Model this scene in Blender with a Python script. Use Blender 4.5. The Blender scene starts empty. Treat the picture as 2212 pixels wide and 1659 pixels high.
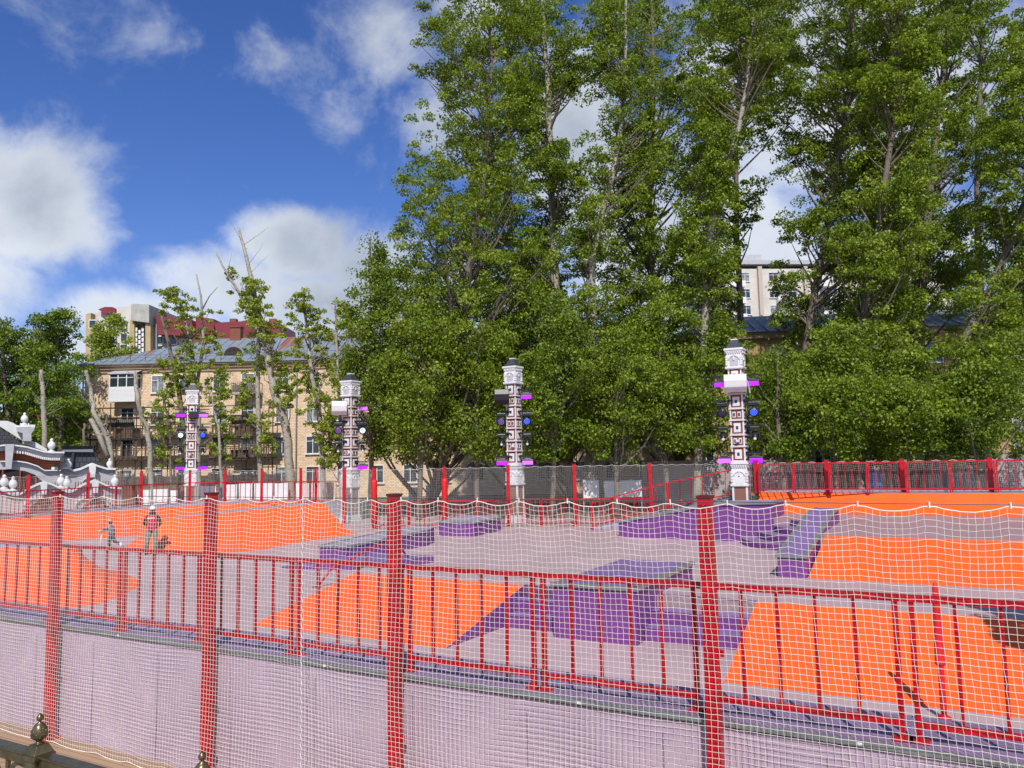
import bpy, bmesh, math, random
import numpy as np
from mathutils import Vector, Matrix
SC = bpy.context.scene
COL = SC.collection
R = math.radians
rnd = random.Random(7)

# ------------------------------------------------------------------ camera
EYEH = 3.4
F = 1662.0                      # focal length in units of the 2212-wide measuring grid
cam_d = bpy.data.cameras.new('camera'); cam = bpy.data.objects.new('camera', cam_d); COL.objects.link(cam)
cam_d.sensor_width = 36.0; cam_d.lens = 36.0 * F / 2212.0; cam_d.clip_end = 3000; cam_d.clip_start = 0.05
cam.location = (0, 0, EYEH)
cam_m = Matrix.Rotation(R(90 + 5.55), 4, 'X') @ Matrix.Rotation(R(-1.1), 4, 'Z')
cam.rotation_euler = cam_m.to_euler()
SC.camera = cam
ROT3 = cam_m.to_3x3()
EYE = Vector((0, 0, EYEH))

# ------------------------------------------------------------------ sun, sky, exposure
SUN_AZ = -0.5    # the sun stands straight behind the camera
SUN_EL = 47.0
sd = Vector((-math.sin(R(SUN_AZ)) * math.cos(R(SUN_EL)), -math.cos(R(SUN_AZ)) * math.cos(R(SUN_EL)), math.sin(R(SUN_EL))))
sun_d = bpy.data.lights.new('sun', 'SUN'); sun_d.energy = 4.6; sun_d.angle = R(0.5); sun_d.color = (1.0, 0.955, 0.89)
sun = bpy.data.objects.new('sun', sun_d); COL.objects.link(sun)
sun.rotation_euler = sd.to_track_quat('Z', 'Y').to_euler()
world = bpy.data.worlds.new('World'); SC.world = world; world.use_nodes = True
SC.view_settings.view_transform = 'Standard'; SC.view_settings.look = 'None'
SC.view_settings.exposure = 0.0; SC.view_settings.gamma = 1.0
SC.cycles.max_bounces = 6; SC.cycles.transparent_max_bounces = 12
SC.cycles.diffuse_bounces = 3; SC.cycles.glossy_bounces = 2; SC.cycles.transmission_bounces = 3

def build_world():
    nt = world.node_tree; nt.nodes.clear()
    N = nt.nodes.new; L = nt.links.new
    def math_(op, a, b=None, c=None, clamp=False):
        m = N('ShaderNodeMath'); m.operation = op; m.use_clamp = clamp
        for i, v in enumerate((a, b, c)):
            if v is None: continue
            if isinstance(v, (int, float)): m.inputs[i].default_value = v
            else: L(v, m.inputs[i])
        return m.outputs[0]
    out = N('ShaderNodeOutputWorld'); bg = N('ShaderNodeBackground'); bg.inputs[1].default_value = 0.115
    L(bg.outputs[0], out.inputs[0])
    sky = N('ShaderNodeTexSky'); sky.sky_type = 'NISHITA'; sky.sun_disc = False
    sky.sun_elevation = R(SUN_EL); sky.sun_rotation = math.atan2(sd.x, sd.y)
    sky.air_density = 1.0; sky.dust_density = 0.4; sky.ozone_density = 3.0
    hs = N('ShaderNodeHueSaturation'); hs.inputs['Hue'].default_value = 0.505
    hs.inputs['Saturation'].default_value = 1.22; hs.inputs['Value'].default_value = 1.0
    tn = N('ShaderNodeMix'); tn.data_type = 'RGBA'; tn.blend_type = 'MULTIPLY'; tn.inputs['Factor'].default_value = 1; L(sky.outputs[0], tn.inputs['A']); tn.inputs['B'].default_value = (1.03, .97, 1.14, 1)
    L(tn.outputs['Result'], hs.inputs['Color'])
    tc = N('ShaderNodeTexCoord'); sp = N('ShaderNodeSeparateXYZ'); L(tc.outputs['Generated'], sp.inputs[0])
    az = math_('ARCTAN2', sp.outputs[0], sp.outputs[1]); el = math_('ARCSINE', sp.outputs[2])
    az = math_('MULTIPLY', az, 180 / math.pi); el = math_('MULTIPLY', el, 180 / math.pi)
    def noise(scale, detail, rough, off=(0, 0, 0), dist=0.0):
        mp = N('ShaderNodeMapping'); L(tc.outputs['Generated'], mp.inputs[0]); mp.inputs['Location'].default_value = off
        n = N('ShaderNodeTexNoise'); L(mp.outputs[0], n.inputs['Vector']); n.inputs['Scale'].default_value = scale
        n.inputs['Detail'].default_value = detail; n.inputs['Roughness'].default_value = rough; n.inputs['Distortion'].default_value = dist
        return n.outputs['Fac']
    n1 = noise(6.5, 10, 0.62, (0, 0, 0), .4); n2 = noise(14, 8, 0.6, (3, 1, 2)); n3 = noise(2.6, 4, 0.5, (7, 2, 5), 0.6)
    # cloud masses: azimuth, elevation, half widths (degrees), weight
    blobs = [(-32.5, 16.2, 5.2, 4.4, 1.15), (-36.0, 11.5, 5.5, 3.2, 1.0), (-26, 10.2, 7, 2.3, .95), (-15.5, 15.6, 5.0, 2.9, 1.15), (-10.0, 14.2, 5.0, 3.2, 1.1), (-20.5, 12.4, 6.5, 2.9, .95), (-29.5, 7.8, 8, 1.3, .85), (-14, 11.5, 7, 2.5, .95),
             (-3, 11.0, 9, 5, .9), (-31, 29.5, 6.5, 3.4, .50), (-26.5, 27.5, 5, 2.4, .44), (-20.0, 27.2, 4, 3, .34), (-17.5, 19.5, 9, 3, .27), (-13, 24.5, 4, 4, .36),
             (-8.5, 30, 4.6, 4.4, .58), (-4.5, 25, 4.4, 4.4, .66), (-1, 33, 6, 5, .8), (5, 22, 5, 9, .95), (13, 16, 12, 9, .85), (24, 25, 12, 9, 1.0),
             (31, 14, 8, 5, .7), (20, 8, 20, 3, .6), (55, 20, 14, 10, 1.0), (-60, 20, 14, 8, 1.0), (90, 30, 25, 14, 1), (150, 25, 30, 12, 1), (-120, 25, 25, 12, .9)]
    acc = None
    for a, e, wa, we, wt in blobs:
        da = math_('DIVIDE', math_('SUBTRACT', az, a), wa); de = math_('DIVIDE', math_('SUBTRACT', el, e), we)
        r2 = math_('ADD', math_('MULTIPLY', da, da), math_('MULTIPLY', de, de))
        g = math_('MULTIPLY', math_('EXPONENT', math_('MULTIPLY', r2, -0.9)), wt)
        acc = g if acc is None else math_('MAXIMUM', acc, g)
    d = math_('ADD', acc, math_('MULTIPLY', math_('SUBTRACT', n1, 0.5), 1.5))
    d = math_('ADD', d, math_('MULTIPLY', math_('SUBTRACT', n2, 0.5), 0.55))
    mr = N('ShaderNodeMapRange'); mr.interpolation_type = 'SMOOTHSTEP'; L(d, mr.inputs[0])
    mr.inputs[1].default_value = 0.22; mr.inputs[2].default_value = 0.84
    # bright tops, greyer hearts
    sh = N('ShaderNodeMapRange'); L(math_('ADD', math_('MULTIPLY', n3, 0.9), math_('MULTIPLY', d, 0.28)), sh.inputs[0])
    sh.inputs[1].default_value = 0.46; sh.inputs[2].default_value = 0.84
    cr = N('ShaderNodeMix'); cr.data_type = 'RGBA'; cr.inputs['A'].default_value = (7.6, 8.0, 8.6, 1); cr.inputs['B'].default_value = (3.3, 3.8, 4.6, 1)
    L(sh.outputs[0], cr.inputs['Factor'])
    mx = N('ShaderNodeMix'); mx.data_type = 'RGBA'
    L(math_('MULTIPLY', mr.outputs[0], 0.93), mx.inputs['Factor']); L(hs.outputs[0], mx.inputs['A']); L(cr.outputs['Result'], mx.inputs['B'])
    L(mx.outputs['Result'], bg.inputs[0])
build_world()

# ------------------------------------------------------------------ measuring helpers
def ray(x, y): return ROT3 @ Vector(((x - 1106) / F, (829.5 - y) / F, -1))
def at(x, y, z=None, Y=None):
    """world point seen at grid position x, y lying at height z or at distance Y"""
    d = ray(x, y); k = (z - EYEH) / d.z if z is not None else Y / d.y
    return EYE + d * k
UX = Vector((0.8776, -0.4794, 0)); NX = Vector((0.4794, 0.8776, 0)); PARK = math.atan2(-0.4794, 0.8776)
def P(s, t, z=0.0): return UX * s + NX * t + Vector((0, 0, z))     # park frame: s along the near fence, t away from it
def st(p): return p.dot(UX), p.dot(NX)

# ------------------------------------------------------------------ materials
MATS = {}
def mat(name, col, rough=0.6, var=0.08, scale=6.0, bump=0.0, bscale=40.0, metal=0.0, spec=0.5, emit=None, estr=0.0, sheen=0.0, dark=None, grime=0.0, seams=None, scuff=0.0):
    if name in MATS: return MATS[name]
    m = bpy.data.materials.new(name); m.use_nodes = True; nt = m.node_tree; N = nt.nodes.new; L = nt.links.new
    b = nt.nodes['Principled BSDF']; b.inputs['Roughness'].default_value = rough; b.inputs['Metallic'].default_value = metal
    b.inputs['Specular IOR Level'].default_value = spec
    tc = N('ShaderNodeTexCoord')
    n = N('ShaderNodeTexNoise'); n.inputs['Scale'].default_value = scale; n.inputs['Detail'].default_value = 6; L(tc.outputs['Object'], n.inputs['Vector'])
    mix = N('ShaderNodeMix'); mix.data_type = 'RGBA'
    c = Vector(col[:3]); dk = Vector(dark) if dark else c * (1 - 2.2 * var); lt = c * (1 + 1.2 * var)
    mix.inputs['A'].default_value = (*dk, 1); mix.inputs['B'].default_value = (*lt, 1)
    mr = N('ShaderNodeMapRange'); mr.inputs[1].default_value = 0.25; mr.inputs[2].default_value = 0.7; L(n.outputs['Fac'], mr.inputs[0])
    L(mr.outputs[0], mix.inputs['Factor']); res = mix.outputs['Result']
    if grime > 0:
        g = N('ShaderNodeTexNoise'); g.inputs['Scale'].default_value = scale * 0.35; g.inputs['Detail'].default_value = 9; g.inputs['Roughness'].default_value = 0.7
        mp = N('ShaderNodeMapping'); mp.inputs['Scale'].default_value = (1, 1, 0.35); L(tc.outputs['Object'], mp.inputs[0]); L(mp.outputs[0], g.inputs['Vector'])
        g2 = N('ShaderNodeMapRange'); g2.inputs[1].default_value = 0.52; g2.inputs[2].default_value = 0.75; g2.inputs[4].default_value = grime; L(g.outputs['Fac'], g2.inputs[0])
        mg = N('ShaderNodeMix'); mg.data_type = 'RGBA'; L(g2.outputs[0], mg.inputs['Factor']); L(res, mg.inputs['A']); mg.inputs['B'].default_value = (*(c * 0.35 + Vector((.03, .028, .025))), 1)
        res = mg.outputs['Result']
    if scuff > 0:        # wheel marks and rubbed streaks
        for q, (rz_, sx_, sy_, th_) in enumerate(((.5, .5, 9, .66), (1.4, .35, 7, .68), (-.3, 1.2, 14, .69))):
            mp = N('ShaderNodeMapping'); mp.inputs['Rotation'].default_value = (0, 0, rz_); mp.inputs['Scale'].default_value = (sx_, sy_, 1.5); mp.inputs['Location'].default_value = (q * 3.1, q * 1.7, 0); L(tc.outputs['Object'], mp.inputs[0])
            sn = N('ShaderNodeTexNoise'); sn.inputs['Scale'].default_value = 1.0; sn.inputs['Detail'].default_value = 3; sn.inputs['Distortion'].default_value = .8; L(mp.outputs[0], sn.inputs['Vector'])
            s2 = N('ShaderNodeMapRange'); s2.inputs[1].default_value = th_; s2.inputs[2].default_value = th_ + .05; s2.inputs[4].default_value = scuff; L(sn.outputs['Fac'], s2.inputs[0])
            ms_ = N('ShaderNodeMix'); ms_.data_type = 'RGBA'; L(s2.outputs[0], ms_.inputs['Factor']); L(res, ms_.inputs['A']); ms_.inputs['B'].default_value = (*(c * .45 + Vector((.02, .018, .018))), 1) if q < 2 else (*(c * .8 + Vector((.12, .12, .12))), 1); res = ms_.outputs['Result']
    if seams:
        mp = N('ShaderNodeMapping'); mp.inputs['Rotation'].default_value = (0, 0, .5 ); L(tc.outputs['Object'], mp.inputs[0])
        br = N('ShaderNodeTexBrick'); L(mp.outputs[0], br.inputs['Vector']); br.inputs['Scale'].default_value = 1; br.inputs['Brick Width'].default_value = seams[0]; br.inputs['Row Height'].default_value = seams[1]; br.inputs['Mortar Size'].default_value = .007; br.inputs['Mortar Smooth'].default_value = .3
        sm_ = N('ShaderNodeMath'); sm_.operation = 'MULTIPLY'; L(br.outputs['Fac'], sm_.inputs[0]); sm_.inputs[1].default_value = .55
        ms_ = N('ShaderNodeMix'); ms_.data_type = 'RGBA'; L(sm_.outputs[0], ms_.inputs['Factor']); L(res, ms_.inputs['A']); ms_.inputs['B'].default_value = (*(c * .4), 1); res = ms_.outputs['Result']
    L(res, b.inputs['Base Color'])
    rr = N('ShaderNodeMapRange'); rr.inputs[3].default_value = max(0, rough - .08); rr.inputs[4].default_value = min(1, rough + .1); L(n.outputs['Fac'], rr.inputs[0]); L(rr.outputs[0], b.inputs['Roughness'])
    if bump > 0:
        bn = N('ShaderNodeTexNoise'); bn.inputs['Scale'].default_value = bscale; bn.inputs['Detail'].default_value = 4; L(tc.outputs['Object'], bn.inputs['Vector'])
        bp = N('ShaderNodeBump'); bp.inputs['Strength'].default_value = bump; bp.inputs['Distance'].default_value = 0.02; L(bn.outputs['Fac'], bp.inputs['Height']); L(bp.outputs[0], b.inputs['Normal'])
    if emit: b.inputs['Emission Color'].default_value = (*emit, 1); b.inputs['Emission Strength'].default_value = estr
    MATS[name] = m; return m

def brick_mat(name, c1, c2, mortar, sx, sy, ms=0.012, rough=0.85, squash=1.0, bias=0.0, axis='XZ', bump=0.3, grime=0.25, offset=0.5):
    m = bpy.data.materials.new(name); m.use_nodes = True; nt = m.node_tree; N = nt.nodes.new; L = nt.links.new
    b = nt.nodes['Principled BSDF']; b.inputs['Roughness'].default_value = rough
    tc = N('ShaderNodeTexCoord'); sp = N('ShaderNodeSeparateXYZ'); L(tc.outputs['Object'], sp.inputs[0]); cb = N('ShaderNodeCombineXYZ')
    if axis == 'XZ':
        ad = N('ShaderNodeMath'); ad.operation = 'ADD'; L(sp.outputs[0], ad.inputs[0]); L(sp.outputs[1], ad.inputs[1]); L(ad.outputs[0], cb.inputs[0]); L(sp.outputs[2], cb.inputs[1])
    else: L(sp.outputs[0], cb.inputs[0]); L(sp.outputs[1], cb.inputs[1])
    br = N('ShaderNodeTexBrick'); L(cb.outputs[0], br.inputs['Vector']); br.offset = offset
    br.inputs['Color1'].default_value = (*c1, 1); br.inputs['Color2'].default_value = (*c2, 1); br.inputs['Mortar'].default_value = (*mortar, 1)
    br.inputs['Scale'].default_value = 1; br.inputs['Brick Width'].default_value = sx; br.inputs['Row Height'].default_value = sy; br.inputs['Mortar Size'].default_value = ms
    br.inputs['Bias'].default_value = bias
    g = N('ShaderNodeTexNoise'); g.inputs['Scale'].default_value = 0.5; g.inputs['Detail'].default_value = 9; g.inputs['Roughness'].default_value = .65; L(tc.outputs['Object'], g.inputs['Vector'])
    g2 = N('ShaderNodeMapRange'); g2.inputs[1].default_value = 0.45; g2.inputs[2].default_value = 0.75; g2.inputs[4].default_value = grime; L(g.outputs['Fac'], g2.inputs[0])
    mg = N('ShaderNodeMix'); mg.data_type = 'RGBA'; L(g2.outputs[0], mg.inputs['Factor']); L(br.outputs['Color'], mg.inputs['A']); mg.inputs['B'].default_value = (*(Vector(c1) * 0.35), 1)
    L(mg.outputs['Result'], b.inputs['Base Color'])
    bp = N('ShaderNodeBump'); bp.inputs['Strength'].default_value = bump; bp.inputs['Distance'].default_value = 0.01; bp.invert = True; L(br.outputs['Fac'], bp.inputs['Height']); L(bp.outputs[0], b.inputs['Normal'])
    MATS[name] = m; return m

M_red = mat('red_paint', (0.50, 0.004, 0.012), 0.36, 0.14, 5, spec=0.5, bump=.08, bscale=14, grime=.35)
M_redpad = mat('red_vinyl', (0.62, 0.010, 0.014), 0.5, 0.10, 5, bump=.3, bscale=9)
M_net = mat('net_cord', (0.80, 0.76, 0.66), 0.8, 0.08, 9)
M_netfar = mat('net_cord_far', (0.55, 0.54, 0.50), 0.8, 0.08, 9)
M_wire = mat('steel_wire', (0.10, 0.10, 0.10), 0.45, 0.1, 9, metal=.6)
M_orange = mat('orange_ramp_paint', (0.86, 0.122, 0.015), 0.55, 0.035, 0.7, bump=.04, bscale=30, grime=.14, spec=.35, seams=(3.0, 1.5), scuff=.22)
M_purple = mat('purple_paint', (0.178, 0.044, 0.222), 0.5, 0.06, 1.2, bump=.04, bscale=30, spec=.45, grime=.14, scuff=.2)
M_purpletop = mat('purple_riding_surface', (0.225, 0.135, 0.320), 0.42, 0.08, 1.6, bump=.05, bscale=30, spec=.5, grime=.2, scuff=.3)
M_floor = mat('mauve_floor_paint', (0.450, 0.325, 0.330), 0.5, 0.07, 0.45, bump=.04, bscale=25, grime=.2, spec=.45, seams=(3.0, 1.5), scuff=.24)
M_coping = mat('grey_steel_coping', (0.24, 0.265, 0.255), 0.38, 0.08, 4, metal=.35)
M_wall = mat('lavender_wall_panel', (0.455, 0.345, 0.430), 0.5, 0.07, 0.8, bump=.03, grime=.2, scuff=.16)
M_deckpurp = mat('purple_deck', (0.250, 0.175, 0.290), 0.55, 0.1, 2.5, grime=.2)
M_ltgrey = mat('lavender_grey_ledge', (0.33, 0.28, 0.36), 0.45, 0.07, 2)
M_white = mat('white_plaster', (0.70, 0.70, 0.69), 0.6, 0.05, 2, grime=.1)
M_greypl = mat('grey_plaster', (0.44, 0.44, 0.46), 0.65, 0.06, 2, grime=.12)
M_black = mat('black_metal', (0.012, 0.012, 0.014), 0.4, 0.1, 5)
M_slate = brick_mat('slate_shingles', (0.055, 0.062, 0.072), (0.040, 0.046, 0.055), (0.012, 0.013, 0.016), 0.34, 0.26, 0.022, 0.5, grime=.1)
M_slate_s = brick_mat('small_slate_shingles', (0.060, 0.066, 0.075), (0.045, 0.050, 0.058), (0.012, 0.013, 0.016), 0.16, 0.13, 0.012, 0.5, grime=.1)
M_slate_b = brick_mat('diamond_slate', (0.085, 0.095, 0.108), (0.060, 0.070, 0.082), (0.015, 0.016, 0.02), 0.42, 0.42, 0.035, 0.5, grime=.1)
M_terra = mat('terracotta_boards', (0.235, 0.052, 0.022), 0.6, 0.08, 3)
M_terraboards = brick_mat('terracotta_cladding', (0.36, 0.095, 0.030), (0.31, 0.080, 0.028), (0.09, 0.02, 0.01), 40, 0.16, 0.012, 0.6, grime=.1)
M_smallbrick = brick_mat('small_red_brick', (0.25, 0.085, 0.045), (0.20, 0.065, 0.035), (0.30, 0.25, 0.2), 0.09, 0.035, 0.004, 0.8, grime=.1)
M_tan = brick_mat('tan_facade_blocks', (0.82, 0.63, 0.42), (0.66, 0.45, 0.28), (0.30, 0.22, 0.15), 0.31, 0.15, 0.012, 0.85, bias=-0.15, grime=.22)
M_ochre = brick_mat('ochre_facade_blocks', (0.50, 0.36, 0.17), (0.40, 0.27, 0.12), (0.28, 0.2, 0.1), 0.5, 0.25, 0.014, 0.85, grime=.2)
M_redbrick = brick_mat('dark_red_brick', (0.28, 0.07, 0.035), (0.22, 0.055, 0.03), (0.16, 0.1, 0.07), 0.3, 0.12, 0.015, 0.85)
M_glass = mat('window_glass', (0.035, 0.05, 0.06), 0.12, 0.4, 0.8, spec=.8)
M_glasslt = mat('curtained_glass', (0.22, 0.24, 0.24), 0.2, 0.4, 1.6, spec=.7)
M_frame = mat('white_window_frame', (0.74, 0.74, 0.73), 0.5, 0.04, 3)
M_cream = mat('cream_panel', (0.60, 0.56, 0.50), 0.8, 0.08, 0.5, grime=.3)
M_yellow = mat('yellow_panel', (0.46, 0.36, 0.19), 0.8, 0.08, 0.5, grime=.2)
M_redroof = mat('dark_red_metal_roof', (0.215, 0.026, 0.034), 0.5, 0.12, 0.4)
M_scaff = mat('rusty_scaffold_tube', (0.055, 0.032, 0.024), 0.8, 0.25, 3)
M_scaffboard = mat('scaffold_boards', (0.105, 0.068, 0.045), 0.9, 0.25, 3)
M_tarp = mat('white_tarp', (0.78, 0.78, 0.77), 0.6, 0.04, 2, bump=.2, bscale=3)
M_bronze = mat('bronze_paint', (0.17, 0.135, 0.065), 0.33, 0.2, 30, metal=.75, bump=.15, bscale=60)
M_concrete = mat('concrete', (0.36, 0.34, 0.31), 0.9, 0.1, 1.0, grime=.3)
M_skin = mat('skin', (0.50, 0.28, 0.20), 0.5, 0.03, 5)
M_dkred = mat('dark_red_gate', (0.20, 0.010, 0.020), 0.5, 0.1, 3)

def roof_metal():
    m = bpy.data.materials.new('standing_seam_metal'); m.use_nodes = True; nt = m.node_tree; N = nt.nodes.new; L = nt.links.new
    b = nt.nodes['Principled BSDF']; b.inputs['Roughness'].default_value = .5; b.inputs['Metallic'].default_value = .15
    tc = N('ShaderNodeTexCoord'); n = N('ShaderNodeTexNoise'); n.inputs['Scale'].default_value = .35; n.inputs['Detail'].default_value = 8; L(tc.outputs['Object'], n.inputs['Vector'])
    mp = N('ShaderNodeMapping'); mp.inputs['Scale'].default_value = (1.1, .12, .12); L(tc.outputs['Object'], mp.inputs[0])
    v = N('ShaderNodeTexNoise'); v.inputs['Scale'].default_value = .9; v.inputs['Detail'].default_value = 2; L(mp.outputs[0], v.inputs['Vector'])
    mr = N('ShaderNodeMapRange'); mr.inputs[1].default_value = .62; mr.inputs[2].default_value = .66; L(v.outputs['Fac'], mr.inputs[0])
    m1 = N('ShaderNodeMix'); m1.data_type = 'RGBA'; L(n.outputs['Fac'], m1.inputs['Factor']); m1.inputs['A'].default_value = (.19, .235, .265, 1); m1.inputs['B'].default_value = (.29, .33, .355, 1)
    m2 = N('ShaderNodeMix'); m2.data_type = 'RGBA'; L(mr.outputs[0], m2.inputs['Factor']); L(m1.outputs['Result'], m2.inputs['A']); m2.inputs['B'].default_value = (.30, .12, .07, 1)
    L(m2.outputs['Result'], b.inputs['Base Color']); MATS['standing_seam_metal'] = m; return m
M_metalroof = roof_metal()

def bark_mat(name, c1, c2, ring=True):
    m = bpy.data.materials.new(name); m.use_nodes = True; nt = m.node_tree; N = nt.nodes.new; L = nt.links.new
    b = nt.nodes['Principled BSDF']; b.inputs['Roughness'].default_value = .9
    tc = N('ShaderNodeTexCoord'); mp = N('ShaderNodeMapping'); mp.inputs['Scale'].default_value = (3.0, 3.0, 11 if ring else 1.2); L(tc.outputs['Object'], mp.inputs[0])
    n = N('ShaderNodeTexNoise'); n.inputs['Scale'].default_value = 1.5; n.inputs['Detail'].default_value = 7; n.inputs['Roughness'].default_value = .65; L(mp.outputs[0], n.inputs['Vector'])
    mr = N('ShaderNodeMapRange'); mr.inputs[1].default_value = .36; mr.inputs[2].default_value = .47; L(n.outputs['Fac'], mr.inputs[0])
    mx = N('ShaderNodeMix'); mx.data_type = 'RGBA'; L(mr.outputs[0], mx.inputs['Factor']); mx.inputs['A'].default_value = (*c2, 1); mx.inputs['B'].default_value = (*c1, 1)
    L(mx.outputs['Result'], b.inputs['Base Color'])
    bp = N('ShaderNodeBump'); bp.inputs['Strength'].default_value = .6; bp.inputs['Distance'].default_value = .03; L(n.outputs['Fac'], bp.inputs['Height']); L(bp.outputs[0], b.inputs['Normal'])
    MATS[name] = m; return m
M_palebark = bark_mat('pale_poplar_bark', (0.36, 0.33, 0.26), (0.10, 0.085, 0.065))
M_bark = bark_mat('brown_poplar_bark', (0.17, 0.14, 0.105), (0.06, 0.05, 0.04), False)
M_cutwood = mat('fresh_cut_wood', (0.45, 0.28, 0.15), 0.8, .1, 9)

def leaf_mat(name, c1, c2):
    m = bpy.data.materials.new(name); m.use_nodes = True; nt = m.node_tree; N = nt.nodes.new; L = nt.links.new
    nt.nodes.clear(); out = N('ShaderNodeOutputMaterial'); b = N('ShaderNodeBsdfPrincipled'); b.inputs['Roughness'].default_value = .48; b.inputs['Specular IOR Level'].default_value = .32
    at_ = N('ShaderNodeAttribute'); at_.attribute_name = 'tint'
    mx = N('ShaderNodeMix'); mx.data_type = 'RGBA'; L(at_.outputs['Fac'], mx.inputs['Factor']); mx.inputs['A'].default_value = (*c1, 1); mx.inputs['B'].default_value = (*c2, 1)
    L(mx.outputs['Result'], b.inputs['Base Color'])
    tr = N('ShaderNodeBsdfTranslucent'); tm = N('ShaderNodeMix'); tm.data_type = 'RGBA'; tm.blend_type = 'MULTIPLY'; tm.inputs['Factor'].default_value = 1; L(mx.outputs['Result'], tm.inputs['A']); tm.inputs['B'].default_value = (1.5, 1.45, .6, 1)
    L(tm.outputs['Result'], tr.inputs['Color'])
    ms = N('ShaderNodeMixShader'); ms.inputs[0].default_value = .32; L(b.outputs[0], ms.inputs[1]); L(tr.outputs[0], ms.inputs[2]); L(ms.outputs[0], out.inputs[0])
    MATS[name] = m; return m
M_leaf = leaf_mat('poplar_leaves', (0.078, 0.136, 0.010), (0.300, 0.390, 0.038))
M_leafdk = leaf_mat('dark_leaves', (0.070, 0.125, 0.010), (0.250, 0.340, 0.034))
M_leafyg = leaf_mat('young_leaves', (0.150, 0.210, 0.016), (0.37, 0.44, 0.06))

# ------------------------------------------------------------------ object helpers
def tag(o, label=None, cat=None, group=None, kind=None):
    if label: o['label'] = label
    if cat: o['category'] = cat
    if group: o['group'] = group
    if kind: o['kind'] = kind
    return o
def thing(name, label, cat, loc=(0, 0, 0), rz=0.0, group=None):
    o = bpy.data.objects.new(name, None); COL.objects.link(o); o.location = loc; o.rotation_euler = (0, 0, rz); o.empty_display_size = .2
    return tag(o, label, cat, group)

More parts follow.
